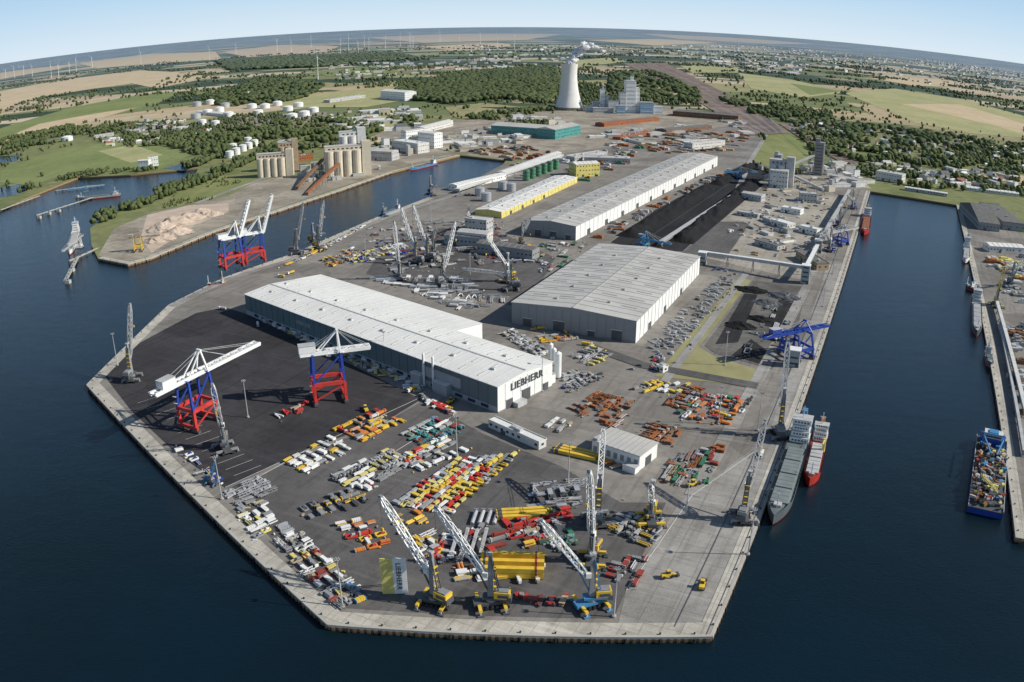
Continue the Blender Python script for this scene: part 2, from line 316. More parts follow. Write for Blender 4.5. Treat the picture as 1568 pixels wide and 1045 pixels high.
for q in ([(585,150),(640,128),(720,112),(850,104),(860,140),(770,152),(690,160)],[(330,95),(600,82),(640,90),(480,104),(350,108)]):
    ZC[0]+=.01; sheet('forest_floor',q,'f_wood',1.4+ZC[0])
sheet('rail_yard',[(955,98),(1020,97),(1100,138),(1190,192),(1210,205),(1150,208),(1075,160),(1010,125)],'railbrown',1.6)
sheet('rail_yard',[(1192,190),(1228,192),(1318,248),(1298,256),(1240,222)],'railbrown',1.62)
mb=MB()
for i in range(9):
    f=i/8; pts=[S(*p) for p in ((965+f*45,99),(1015+f*75,128+f*5),(1085+f*75,165),(1160+f*40,204))]; strip(mb,pts,3,'dgrey' if i%2 else 'grey',1.7+i*.02)
mb.obj('railway_tracks')
road('road',[(0,235),(120,205),(260,200),(400,190),(520,200),(640,210)],12)
road('road',[(300,312),(400,275),(520,245),(640,215),(760,195),(900,190),(1130,196)],10)
road('road',[(1300,250),(1400,262),(1568,300)],12); road('road',[(1568,250),(1400,215),(1240,190),(1100,150)],10)
road('road',[(1240,190),(1180,196),(1150,245),(1130,290)],10)
road('road',[(487,107),(560,120),(700,104),(900,100),(1100,95)],14,z=1.6); road('quay_road',[(262,470),(350,428),(455,396),(590,334),(700,298),(860,245)],10,'apron')
road('yard_road',[(1015,588),(1142,420),(1090,408)],7,'road'); road('pier_road',[(900,530),(985,560),(1160,592)],12,'asphalt_mid')
road('terminal_road',[(1060,760),(1150,600),(1240,430),(1290,310)],10,'apron',.26)
mb=MB(); zz=.5
for a,b in [((345,748),(640,612)),((960,905),(1060,760)),((1060,760),(1160,690)),((470,690),(345,760)),((690,640),(560,720))]:
    zz+=.01; strip(mb,[S(*a),S(*b)],.5,'offwhite',zz)
for i in range(14):
    a=S(190+i*12,625+i*9.5); d=14; strip(mb,[(a[0]+8,a[1]+8),(a[0]+8+d,a[1]+8+d)],.3,'offwhite',.42)
mb.obj('pavement_markings')
mb=MB(); d=(Vector(r3)-Vector(c_pier[0])).normalized()
for o in (2.5,18): strip(mb,[c_pier[0],r3],.5,'dgrey',.46,o)
for o in (3,4.5): strip(mb,[S(985,374),S(1150,262)],.4,'dgrey',.5,o)
mb.obj('crane_rails')

# ------------------------------------------------------------------ halls
def hall(name,x,y,az,W,L,h,rise,wl,wr,wf,rf,sm,step=9,doors=(),ext=None,wband=None,ribn=True,sky=True):
    mb=MB(); 
    mb.add([(0,0,0),(W,0,0),(W,0,h),(W/2,0,h+rise),(0,0,h)],[(0,1,2,3,4)],wf)
    mb.add([(0,L,0),(W,L,0),(W,L,h),(W/2,L,h+rise),(0,L,h)],[(4,3,2,1,0)],wr)
    mb.add([(0,0,0),(0,L,0),(0,L,h),(0,0,h)],[(0,3,2,1)],wl); mb.add([(W,0,0),(W,L,0),(W,L,h),(W,0,h)],[(0,1,2,3)],wr)
    e=.6; sl=rise/(W/2)
    for s0,x0 in ((1,-e),(-1,W+e)):
        zz=h-e*sl+.15; mx=W/2
        mb.add([(x0,-e,zz),(mx,-e,h+rise+.15),(mx,L+e,h+rise+.15),(x0,L+e,zz),(x0,-e,zz-.5),(x0,L+e,zz-.5),(mx,-e,h+rise-.35),(mx,L+e,h+rise-.35)],
          [(0,1,2,3),(0,3,5,4),(0,4,6,1),(3,2,7,5)],rf)
    n=int(L/step)
    for i in range(1,n):
        y0=i*L/n
        mb.beam((0,y0,h+.2),(W/2,y0,h+rise+.2),.5,sm,.35); mb.beam((W,y0,h+.2),(W/2,y0,h+rise+.2),.5,sm,.35)
        if sky and i%2==0:
            for f0,f1 in ((.15,.4),(.6,.85)):
                xa=W/2*f0;xb=W/2*f1; mb.beam((xa,y0+step*.5,h+rise*f0+.3),(xb,y0+step*.5,h+rise*f1+.3),1.3,sm,.3)
                mb.beam((W-xa,y0+step*.5,h+rise*f0+.3),(W-xb,y0+step*.5,h+rise*f1+.3),1.3,sm,.3)
        if ribn:
            mb.box(-.12,y0,0,.35,.5,h-.6,wl); mb.box(W+.12,y0,0,.35,.5,h-.6,'lgrey')
    mb.beam((W/2,0,h+rise+.3),(W/2,L,h+rise+.3),1.2,sm,.5)
    for i in range(1,int(W/8)): mb.box(i*8,-.12,0,.4,.3,h-.4,wf)
    for i in range(int(L/40)):
        mb.box(W*.3,20+i*40,h+rise*.6,2.2,3,1.6,sm); mb.box(W*.7,30+i*40,h+rise*.6,2.2,3,1.6,sm)
    if wband: mb.box(-.1,L/2,0,.3,L-1,4.5,wband)
    mb.box(W/2,-.2,0,W,.3,1.0,'conc_dark')
    for side,pos,w,hh in doors:
        if side=='f': mb.box(pos,-.25,0,w,.5,hh,'dgrey'); mb.box(pos,-.3,hh,w+1,.7,.5,'offwhite')
        elif side=='l': mb.box(-.25,pos,0,.6,w,hh,'dgrey')
        else: mb.box(W+.25,pos,0,.6,w,hh,'dgrey')
    if ext: ext(mb)
    return mb.obj(name,(x,y,.1),-az)
def hall_px(pl,pr,pf,h):
    a=Vector(S(*pl,h));b=Vector(S(*pr,h));c=Vector(S(*pf,h)); d=(c-b); az=math.atan2(d.x,d.y); w=Vector((math.cos(az),-math.sin(az))); W=(b-a).dot(w)
    o=b-w*W; return o.x,o.y,az,W,d.length
az1=math.radians(-49)
def ext1(mb):
    for yy,w in ((52,14),(78,10)): mb.box(-2.5,yy,0,5,w,9,'walllight'); mb.box(-2.5,yy,9,5.6,w+.6,.5,'offwhite')
    for yy in (62,72): mb.tube((-1.5,yy,0),(-1.5,yy,25),.9,'white'); mb.cyl(-1.5,yy,25,1.1,.7,1.2,'white')
    mb.box(-.3,55,8,.6,40,8,'walllight')
    for i in range(12): mb.box(-1.2,110+i*16,0,2.2,5,3.2,'lgrey' if i%2 else 'offwhite')
    for i in range(24): mb.box(-.4,12+i*12.6,1.5,.3,7,2.2,'glass')
    mb.box(76,211,0,31.6,222,17,'walllight'); 
    mb.add([(60.4,99.5,19.9),(92.6,99.5,17.2),(92.6,322.5,17.2),(60.4,322.5,19.9)],[(0,1,2,3)],'roofw')
    mb.add([(60.4,99.8,19.8),(92,99.8,17.1),(92,99.8,0),(60.4,99.8,0)],[(0,3,2,1)],'white')
    for i in range(25): mb.beam((60.4,103+i*9,20),(92.4,103+i*9,17.3),.5,'seam',.3)
    for i in range(7): mb.box(92.2,115+i*30,0,.6,7,6,'dgrey')
    mb.box(64,14,0,8,22,7,'white'); mb.box(64,14,7,8.6,22.6,.5,'lgrey'); mb.box(62,40,0,4,18,5,'lgrey'); mb.box(20,-3,0,10,5,3.6,'lgrey')
h1=hall('assembly_hall',-9.8,537,az1,60,320,20,2.6,'wallgreen','white','white','roofw','seam',9,[('f',12,7,7),('f',30,9,9),('f',52,6,6),('r',40,8,7),('r',66,8,7)],ext1,'walllight')
cu=bpy.data.curves.new('lettering','FONT'); cu.body='LIEBHERR'; cu.size=7.6; cu.extrude=.25; cu.align_x='CENTER'; cu.space_character=1.12; cu.offset=.1
ot=bpy.data.objects.new('tmp',cu); bpy.context.collection.objects.link(ot); dg=bpy.context.evaluated_depsgraph_get()
me=bpy.data.meshes.new_from_object(ot.evaluated_get(dg)); bpy.data.objects.remove(ot); me.materials.clear(); me.materials.append(M['dgrey'])
for (x,y,z,rz,par,sc,mk) in ((31,-.35,12.6,0,h1,1,None),(-.4,225,11,-math.pi/2,h1,.6,'lgrey')):
    m2=me.copy()
    if mk: m2.materials.clear(); m2.materials.append(M[mk])
    t=bpy.data.objects.new('wall_lettering',m2); bpy.context.collection.objects.link(t); t.parent=par; t.location=(x,y,z); t.rotation_euler=(math.pi/2,0,rz); t.scale=(sc,sc,sc)
x,y,a,W,L=hall_px((788,460),(975,492),(1072,393),20)
hall('warehouse',x,y,a,W,L,20,3.2,'wallgrey','white','wallgrey','roofg','seamg',11,[('f',15,8,7),('f',45,10,9),('f',75,6,5),('f',98,9,9),('r',40,7,6),('r',90,7,6),('r',150,7,6)])
x,y,a,W,L=hall_px((818,332),(882,347),(1099,240),18)
hall('long_warehouse',x,y,a,W,L,18,3,'walllight','white','wallgrey','roofg','seamg',14,[('f',W*.25,8,8),('f',W*.55,8,8),('f',W*.85,6,6)]+[('r',40+60*i,9,7) for i in range(int(L/60))])
x,y,a,W,L=hall_px((735,318),(768,325),(884,272),9)
hall('yellow_warehouse',x,y,a,max(W,30),L,9,2,'lyellow','lyellow','lyellow','roofw','seam',14,[('r',30+40*i,6,5) for i in range(4)])

def gen_building(name,p1,p2,depth,h,wm='offwhite',rm='roofg',kind='flat',storeys=0):
    a=Vector(S(*p1));b=Vector(S(*p2)); d=b-a; rot=math.atan2(d.y,d.x); W=d.length; D=depth; mb=MB()
    mb.box(W/2,D/2,0,W,D,h,wm)
    if kind=='flat':
        mb.box(W/2,D/2,h,W+.6,D+.6,.5,rm)
        for q in ((W/2,.1,W+.6,.5),(W/2,D-.1,W+.6,.5)): mb.box(q[0],q[1],h+.5,q[2],q[3],.7,wm)
        for i in range(max(1,int(W/18))): mb.box(U(3,W-3) if W>8 else W/2,U(.3,.7)*D,h+.5,U(2,5),U(2,4),U(1,2.5),'lgrey')
    else:
        r=D*.1
        mb.add([(-.5,-.5,h),(W+.5,-.5,h),(W+.5,D+.5,h),(-.5,D+.5,h),(-.5,D/2,h+r),(W+.5,D/2,h+r)],[(0,1,5,4),(2,3,4,5),(1,2,5),(3,0,4)],rm)
        for i in range(1,int(W/8)): mb.beam((i*8,-.4,h+.1),(i*8,D/2,h+r+.1),.4,'seamg',.3)
    n=storeys or max(1,int(h/7))
    for s_ in range(n):
        zz=(s_+.45)*h/n
        for i in range(max(2,int(W/5))):
            if R()<.85: mb.box((i+.5)*W/max(2,int(W/5)),-.08,zz,2.2,.25,1.5,'glass')
        for i in range(max(1,int(D/6))):
            mb.box(-.08,(i+.5)*D/max(1,int(D/6)),zz,.25,2,1.5,'glass'); mb.box(W+.08,(i+.5)*D/max(1,int(D/6)),zz,.25,2,1.5,'glass')
    mb.box(W*.3,-.1,0,min(4,W*.3),.4,min(4,h*.5),'dgrey')
    return mb.obj(name,(a.x,a.y,.2),rot)
B=gen_building
a=Vector(S(906,697));b=Vector(S(978,722)); rot=math.atan2((b-a).y,(b-a).x); W=(b-a).length; mb=MB(); D=22
mb.box(W/2,D/2,0,W,D,10,'white'); mb.box(W/2,D/2,10,W+1,D+1,.6,'roofg')
for i in range(1,9): mb.box(W*i/9,D/2,10.6,.3,D,.25,'seamg')
for i in range(7): mb.box(W*(i+.5)/7,-.1,3,2.6,.3,4,'conc_dark')
mb.box(W+.1,D/2,0,.3,7,6,'dgrey'); mb.box(W-4,-3,0,9,5,4.2,'white'); mb.box(W-4,-3,4.2,9.4,5.4,.3,'lgrey'); mb.box(2,2,10.6,3,3,1.5,'lgrey')
mb.obj('workshop_building',(a.x,a.y,.2),rot)
B('site_office',(748,655),(825,690),7,5,'offwhite','roofw')
blds=[('brick_warehouse',(680,375),(735,380),22,12,'walllight','roofdark'),('office_building',(700,375),(745,380),18,16,'offwhite','roofg'),('office_building',(730,388),(815,400),18,12,'wallgrey','roofdark'),
('silo_building',(712,362),(745,366),18,22,'lgrey','roofg'),
('factory_building',(752,205),(850,212),60,20,'teal','roofg'),('factory_building',(850,214),(889,206),50,22,'teal','roofg'),
('shed',(700,293),(775,275),18,9,'white','roofw'),('shed',(775,272),(860,240),18,8,'lgrey','roofw'),
('yellow_building',(882,272),(918,270),30,22,'lyellow','roofw'),('shed',(895,250),(965,252),30,10,'lgrey','roofg'),('shed',(880,248),(930,240),22,9,'lgrey','roofg'),
('warehouse',(650,205),(694,193),25,14,'offwhite','roofw'),('storage_building',(583,152),(620,155),50,30,'white','roofw'),('shed',(505,158),(560,150),30,10,'lgrey','roofg'),
('factory_building',(600,230),(640,236),30,20,'offwhite','roofw'),('factory_building',(640,225),(665,228),25,32,'white','roofw'),('mill_building',(545,255),(563,252),22,38,'white','roofw'),
('factory_building',(565,245),(600,247),25,18,'lgrey','roofg'),('silo_building',(622,222),(650,218),18,30,'white','roofg'),
('shed',(440,250),(480,245),20,10,'rust','roofred'),('shed',(420,225),(450,222),20,10,'lgrey','roofg'),
('farm_building',(212,260),(228,259),15,18,'white','roofw'),('farm_building',(228,256),(243,254),15,18,'white','roofw'),('shed',(145,212),(175,208),15,7,'offwhite','roofg'),
('shed',(300,175),(350,180),30,9,'white','roofw'),('shed',(205,195),(250,198),25,9,'lgrey','roofg'),
('shed',(1020,205),(1090,198),30,9,'brown','roofdark'),('shed',(925,195),(1010,186),30,9,'rust','roofred'),('shed',(1060,230),(1110,225),25,14,'offwhite','roofg'),
('shed',(1030,178),(1130,186),60,14,'brown','roofdark'),('shed',(950,215),(1000,205),20,6,'rust','roofred'),
('warehouse',(1340,275),(1380,282),30,16,'offwhite','roofg'),('shed',(1385,292),(1450,302),12,6,'lgrey','roofw'),
('silo_building',(1178,287),(1205,290),22,30,'offwhite','roofg'),('office_building',(1135,305),(1165,310),18,10,'lgrey','roofg'),
('shed',(1180,345),(1205,352),18,7,'offwhite','roofw'),('shed',(1155,375),(1190,385),16,6,'lgrey','roofdark'),('shed',(1195,325),(1225,330),18,7,'white','roofw'),
('shed',(1128,330),(1160,335),14,5,'lgrey','roofg'),('shed',(1218,395),(1250,415),16,8,'tan','roofdark'),('shed',(1222,355),(1250,362),14,8,'white','roofw'),
('warehouse',(1498,352),(1530,356),150,12,'wallgrey','roofdark'),('warehouse',(1535,352),(1568,356),150,12,'wallgrey','roofdark'),
('port_building',(1515,387),(1568,390),22,9,'offwhite','roofw'),('shed',(1480,292),(1560,302),20,6,'offwhite','roofw'),('shed',(1560,505),(1600,520),40,7,'lgrey','roofdark'),
('silo_building',(1225,310),(1250,312),20,14,'lgrey','roofg'),('shed',(1270,275),(1320,285),20,8,'lgrey','roofg'),('gatehouse',(1005,568),(1015,572),6,4,'white','roofw')]
for nm,p,q,dp,h,wm,rm in blds: B(nm,p,q,dp,h,wm,rm,'flat' if R()<.6 else 'low')
def tank(px,r,h,key='white',dome=True,name='storage_tank'):
    x,y=S(*px); mb=MB(); mb.cyl(0,0,0,r,r,h,key,24,False); 
    mb.cyl(0,0,h,r+.3,r*.55,r*.16,key,24,False); mb.cyl(0,0,h+r*.16,r*.55,.3,r*.06,key,24)
    for i in range(3): mb.cyl(0,0,h*(i+.8)/3,r+.2,r+.2,.4,'lgrey',24)
    for i in range(12): mb.beam((-r-.4,-.6,h*i/12),(-r-.4,1.2,h*(i+1)/12),.5,'grey')
    mb.obj(name,(x,y,.2))
for p in ((300,182),(318,176),(336,172),(350,180),(310,192),(330,194),(302,163),(322,160),(345,165)): tank(p,17 if p[1]<185 else 13,16,'white' if R()<.8 else 'silver')
for p in ((386,166),(395,176),(406,166),(425,162),(441,170),(457,164),(466,178),(447,182),(480,172)): tank(p,17,14)
for p in ((352,242),(362,237),(372,232),(381,228),(390,224),(357,230),(380,220)): tank(p,9,14)
tank((103,216),18,12); tank((225,190),8,16,'silver')
for i in range(6): tank((806+i*9,277-i*3.5),5.5,18,'green',True,'silo_tank')
for p in ((735,300),(745,308),(770,290),(783,293)): tank(p,7,12,'silver')
def silos(name,px,nx,ny,r,h,key,rot,headh=8):
    x,y=S(*px); mb=MB()
    for i in range(nx):
        for j in range(ny): mb.cyl(i*2*r,j*2*r,0,r,r,h,key,16)
    mb.box((nx-1)*r,(ny-1)*r,h,nx*2*r,ny*2*r*.6,headh,key); mb.box((nx-1)*r,(ny-1)*r,h+headh,nx*2*r+.8,ny*2*r*.6+.8,.6,'roofg')
    mb.box(nx*2*r+r*.2,(ny-1)*r,0,r*2,r*2.4,h+headh*1.8,key); 
    for i in range(nx*2): mb.box(i*r,(ny-1)*r-ny*r*.6-.1,h+2.5,r*.5,.3,2.2,'glass')
    mb.obj(name,(x,y,.2),rot)
silos('grain_silo',(400,272),4,2,6.5,34,'cream',.15); silos('grain_silo',(433,262),2,2,6,45,'tan',.3)
silos('grain_silo',(506,272),4,2,8,46,'cream',.3); silos('grain_silo',(528,258),2,2,8,60,'offwhite',.3)
silos('cement_silo',(1182,285),2,2,7,38,'lgrey',-.4); 
def towerb(name,px,w,h,key,top='lgrey'):
    x,y=S(*px); mb=MB(); mb.box(0,0,0,w,w*1.1,h,key); mb.box(0,0,h,w*1.05,w*1.15,1,top); mb.box(-w*.2,0,h+1,w*.5,w*.6,h*.1,top)
    for i in range(int(h/6)): mb.box(0,-w*.55-.1,i*6+3,w*.7,.3,1,'glass'); mb.box(-w*.5-.1,0,i*6+3,.3,w*.7,1,'glass')
    mb.beam((w*.6,0,h*.9),(w*2.4,0,0),2,'grey'); mb.tube((w*.55,w*.4,0),(w*.55,w*.4,h*1.02),.8,'silver'); mb.obj(name,(x,y,.2),-.4)
towerb('silo_tower',(1252,268),17,62,'conc_dark','grey'); towerb('silo_tower',(1189,278),14,48,'lgrey')
for p,r_,h_ in (((854,580),2.6,19),((843,552),2,12),((848,560),2,12)):
    x,y=S(*p); mb=MB(); mb.cyl(0,0,1.5,r_,r_,h_,'white',14); mb.cyl(0,0,h_+1.5,r_,.3,1.5,'white',14)
    for i in range(3): mb.box(r_*.7*math.cos(i*2.1),r_*.7*math.sin(i*2.1),0,.5,.5,2,'grey')
    mb.obj('gas_tank',(x,y,.2))
# power station
x,y=S(871,168); mb=MB(); NS=48; rings=[]
for j in range(25):
    z=9+j*(141.5-9)/24; r=24+ (z-112)**2*(.00172 if z<112 else .0024); rings.append((z,min(r,43)))
vs=[(r*math.cos(2*math.pi*i/NS),r*math.sin(2*math.pi*i/NS),z) for z,r in rings for i in range(NS)]
vs2=[((r-.9)*math.cos(2*math.pi*i/NS),(r-.9)*math.sin(2*math.pi*i/NS),z) for z,r in rings for i in range(NS)]
fs=[(j*NS+i,j*NS+(i+1)%NS,(j+1)*NS+(i+1)%NS,(j+1)*NS+i) for j in range(24) for i in range(NS)]
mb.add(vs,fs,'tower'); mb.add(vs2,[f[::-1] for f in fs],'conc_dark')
t=24*NS; mb.add(vs+vs2,[(t+i,t+(i+1)%NS,t+(i+1)%NS+25*NS,t+i+25*NS) for i in range(NS)],'tower')
for i in range(NS):
    a0=2*math.pi*i/NS;a1=2*math.pi*(i+1)/NS
    mb.beam((43*math.cos(a0),43*math.sin(a0),0),(41.5*math.cos(a1),41.5*math.sin(a1),9),.9,'concrete'); mb.beam((43*math.cos(a1),43*math.sin(a1),0),(41.5*math.cos(a0),41.5*math.sin(a0),9),.9,'concrete')
o=mb.obj('cooling_tower',(x,y,0)); o.data.polygons.foreach_set('use_smooth',[len(p.vertices)==4 and i<48*48 for i,p in enumerate(o.data.polygons)])
mb=MB()
def icosph(sub):
    import bmesh
    bm=bmesh.new(); bmesh.ops.create_icosphere(bm,subdivisions=sub,radius=1); v=[tuple(q.co) for q in bm.verts]; f=[tuple(q.index for q in p.verts) for p in bm.faces]; bm.free(); return np.array(v),np.array(f)
I1=icosph(1);I2=icosph(2);I3=icosph(3);I4=icosph(4)
path=[(0,2,138,15),(.2,12,156,12),(.45,30,180,14),(.62,46,198,15),(.8,78,196,9),(1,125,172,4)]
def pth(f):
    for a,b in zip(path,path[1:]):
        if f<=b[0]: t=(f-a[0])/(b[0]-a[0]); return [a[i]+(b[i]-a[i])*t for i in (1,2,3)]
for i in range(75):
    f=(i/75); cx,cz,r=pth(f); cx+=U(-1,1)*r*.7; cy=U(-1,1)*r*.7+f*20; cz+=U(-1,1)*r*(.7 if f>.15 else .2); rr=r*U(.25,.7)
    vs=[]
    for v in I3[0]:
        n=1+.45*noise.noise(Vector(v*1.8)+Vector((i,0,0)))+.3*noise.noise(Vector(v*4.5)+Vector((i,3,0))); vs.append((cx+v[0]*rr*n*1.2,cy+v[1]*rr*n,cz+v[2]*rr*n*.85))
    mb.add(vs,[tuple(q) for q in I3[1]],'steam')
o=mb.obj('steam_plume',(x,y,0)); o.data.polygons.foreach_set('use_smooth',[True]*len(o.data.polygons))
def boxes(name,px,items,rot=0):
    x,y=S(*px); mb=MB()
    for (bx,by,sx,sy,h,key) in items:
        mb.box(bx,by,0,sx,sy,h,key); mb.box(bx,by,h,sx+1,sy+1,1,'lgrey')
        for i in range(int(h/12)): mb.box(bx,by-sy/2-.2,i*12+6,sx*.85,.5,2,'lgrey' if i%2 else 'offwhite')
    mb.obj(name,(x,y,.2),rot)
boxes('power_station',(962,172),[(4,0,30,50,96,'white'),(-20,-5,18,44,60,'offwhite'),(24,0,14,40,74,'white'),(-48,-15,30,30,34,'offwhite'),(50,-30,40,22,34,'pblue'),(-30,-50,26,20,24,'pblue'),(85,-20,30,30,20,'white'),(-80,-30,60,25,14,'lgrey'),(10,10,10,12,108,'white')])
boxes('flue_gas_plant',(922,170),[(0,0,14,16,66,'white'),(14,5,12,16,46,'offwhite'),(-20,0,20,18,28,'lgrey'),(-40,0,24,18,14,'white'),(2,2,6,6,76,'lgrey')])
def turbine(px,py,h,name='wind_turbine',ph=0):
    x,y=S(px,py); mb=MB(); w=2.6; mb.cyl(0,0,0,w,w*.55,h,'white',10); mb.box(0,-1.5,h-1,3.5,9,4,'white')
    for i in range(3):
        a=ph+i*2.094; mb.beam((0,-7,h+1),(h*.48*math.sin(a),-7,h+1+h*.48*math.cos(a)),3.4,'white',1.2,.8)
    mb.obj(name,(x,y,0))
def dist_turb(px,D,h):
    lo,hi=30,120
    for _ in range(40):
        m_=(lo+hi)/2; dd=ray(px,m_)
        if H/(-dd[2])*math.hypot(dd[0],dd[1])>D: lo=m_
        else: hi=m_
    turbine(px,hi,h,ph=U(0,2))
for px in [8,22,35,48,78,90,108,118,140,215,320,362,425,446,478,520,532,548,556,565,590,612,628,634,672,702,735,760,790,1085,1130,1320,1345,1536,1548]:
    dist_turb(px+U(-2,2),U(8500,13500),U(120,165))
turbine(487,122,115)

# ------------------------------------------------------------------ vegetation masses
def inpoly_np(X,Y,poly):
    c=np.zeros(len(X),bool); n=len(poly); j=n-1
    for i in range(n):
        xi,yi=poly[i];xj,yj=poly[j]
        if yi!=yj:
            t=((yi>Y)!=(yj>Y))&(X<(xj-xi)*(Y-yi)/(yj-yi)+xi); c^=t
        j=i
    return c
def crowns(name,X,Y,rad,ht,ico,key):
    V,Fc=ico; n=len(X)
    if n==0: return
    nv=len(V); jit=1+rng.normal(0,.22,(n,nv)); co=V[None]*jit[:,:,None]
    co=co*np.stack([rad*rng.uniform(.8,1.2,n),rad*rng.uniform(.8,1.2,n),ht*.5],1)[:,None,:]
    co[:,:,0]+=X[:,None];co[:,:,1]+=Y[:,None];co[:,:,2]+=(ht*.52)[:,None]
    fc=(Fc[None]+(np.arange(n)*nv)[:,None,None]).reshape(-1)
    me=bpy.data.meshes.new(name); me.vertices.add(n*nv); me.vertices.foreach_set('co',co.reshape(-1)); nf=n*len(Fc)
    me.loops.add(nf*3); me.loops.foreach_set('vertex_index',fc); me.polygons.add(nf); me.polygons.foreach_set('loop_start',np.arange(nf)*3); me.polygons.foreach_set('loop_total',np.full(nf,3))
    me.materials.append(M[key]); me.update(); me.validate(); o=bpy.data.objects.new(name,me); bpy.context.collection.objects.link(o); return o
def forest(name,px,spacing,hgt=(10,18),ico=I1,key='leaf',dens=1):
    poly=[S(*p) for p in px]; xs=[p[0] for p in poly];ys=[p[1] for p in poly]; A=(max(xs)-min(xs))*(max(ys)-min(ys)); n=int(A/spacing**2)
    n=min(n,60000); X=rng.uniform(min(xs),max(xs),n);Y=rng.uniform(min(ys),max(ys),n); k=inpoly_np(X,Y,poly)
    if dens<1:
        nz=np.array([noise.noise(Vector((x*.012,y*.012,5)))+.5*noise.noise(Vector((x*.04,y*.04,9))) for x,y in zip(X,Y)]); k&=(nz>(.5-dens)*.7)
    X=X[k];Y=Y[k]
    h=rng.uniform(*hgt,len(X)); crowns(name,X,Y,h*.42*max(1,spacing/9),h,ico,key)
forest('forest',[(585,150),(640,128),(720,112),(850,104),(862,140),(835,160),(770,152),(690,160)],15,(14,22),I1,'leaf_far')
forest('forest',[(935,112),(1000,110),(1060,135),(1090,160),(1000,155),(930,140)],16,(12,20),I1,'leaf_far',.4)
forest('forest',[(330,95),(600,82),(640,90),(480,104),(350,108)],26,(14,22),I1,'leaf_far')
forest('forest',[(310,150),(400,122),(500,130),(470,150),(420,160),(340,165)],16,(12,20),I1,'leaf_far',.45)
forest('tree_belt',[(300,258),(320,250),(400,215),(450,190),(420,185),(330,205),(240,210),(190,205),(190,225),(300,238)],11,(8,15),I1,'leaf',.5)
forest('tree_belt',[(135,345),(160,325),(250,290),(330,262),(420,225),(430,230),(335,272),(250,305),(165,340)],8,(6,12),I2,'leaf',.75)
forest('tree_belt',[(0,215),(100,195),(240,190),(260,197),(120,207),(0,240)],11,(8,15),I1,'leaf',.45)
forest('tree_belt',[(340,210),(500,185),(640,180),(640,195),(520,215),(460,235),(420,240)],12,(8,15),I1,'leaf',.4)
forest('tree_belt',[(60,286),(130,262),(260,255),(300,246),(310,255),(140,270)],8,(5,10),I1,'leaf',.5)
forest('tree_belt',[(1210,190),(1320,225),(1568,245),(1568,275),(1480,262),(1300,248),(1240,230)],11,(8,15),I1,'leaf',.5)
forest('tree_belt',[(1300,255),(1400,262),(1568,285),(1568,300),(1440,292),(1340,280)],10,(8,14),I1,'leaf',.45)
forest('tree_belt',[(1090,150),(1210,165),(1330,195),(1568,225),(1568,245),(1320,222),(1210,190),(1150,175)],14,(9,17),I1,'leaf_far',.4)
forest('tree_belt',[(760,190),(850,186),(850,192),(770,197)],10,(8,14),I1,'leaf',.7)
forest('tree_belt',[(690,182),(770,172),(850,166),(850,170),(760,185)],12,(8,14),I1,'leaf',.7)
forest('tree_belt',[(1145,246),(1190,266),(1232,262),(1228,268),(1180,272)],8,(4,8),I1,'leaf',.5)
forest('shrubs',[(1128,425),(1145,415),(1180,418),(1150,428)],4,(2,4),I1,'leaf',.7)
forest('shrubs',[(1040,545),(1130,425),(1138,428),(1050,550)],5,(1,2.5),I1,'leaf',.4)
forest('shrubs',[(240,322),(270,298),(340,270),(395,277),(350,300),(300,312)],9,(2,5),I1,'leaf',.35)
n=80000; D=np.exp(rng.uniform(np.log(1750),np.log(11000),n)); A=rng.uniform(-.78,.78,n); X=D*np.sin(A);Y=D*np.cos(A)
nz=np.array([noise.noise(Vector((x*.0016,y*.0022,3)))+.6*noise.noise(Vector((x*.007,y*.008,7)))+.3*noise.noise(Vector((x*.02,y*.02,7))) for x,y in zip(X,Y)])
zones=[pier_zone]+[[S(*p) for p in q] for q in ([(775,246),(640,215),(560,215),(600,195),(800,180),(1000,165),(1130,190),(1000,214),(850,238)],[(0,170),(60,150),(130,138),(272,120),(275,111),(215,108),(0,140)],
 [(0,262),(100,226),(200,217),(300,235),(240,262),(110,264),(0,280)],[(1290,142),(1370,136),(1568,178),(1568,212),(1400,188)],[(955,98),(1020,97),(1190,192),(1210,205),(1150,208),(1010,125)],
 [(1130,112),(1210,122),(1300,142),(1230,150),(1150,136)],[(1188,196),(1243,225),(1232,262),(1148,244)],[(280,195),(360,178),(500,170),(500,155),(280,155)],[(0,197),(110,165),(280,140),(235,162),(120,190),(0,215)],[(430,150),(600,133),(640,150),(560,165),(430,165)]
 ,[(1192,190),(1228,192),(1318,248),(1298,256),(1240,222)])]+[[S(*p) for p in penin]+[S(700,238),S(640,222)]]
def landok(X,Y):
    k=inpoly_np(X,Y,cc)
    for z in zones: k&=~inpoly_np(X,Y,z)
    return k
k=((nz>.28)|((rng.random(n)<.06)&(D<5500)))&landok(X,Y); X=X[k];Y=Y[k];D=D[k]; h=rng.uniform(8,15,len(X)); sc=np.clip(D/3500,.8,2.2)
print('trees',len(X)); crowns('countryside_trees',X,Y,h*.42*sc,h*np.clip(sc,.8,1.15),I1,'leaf_far')
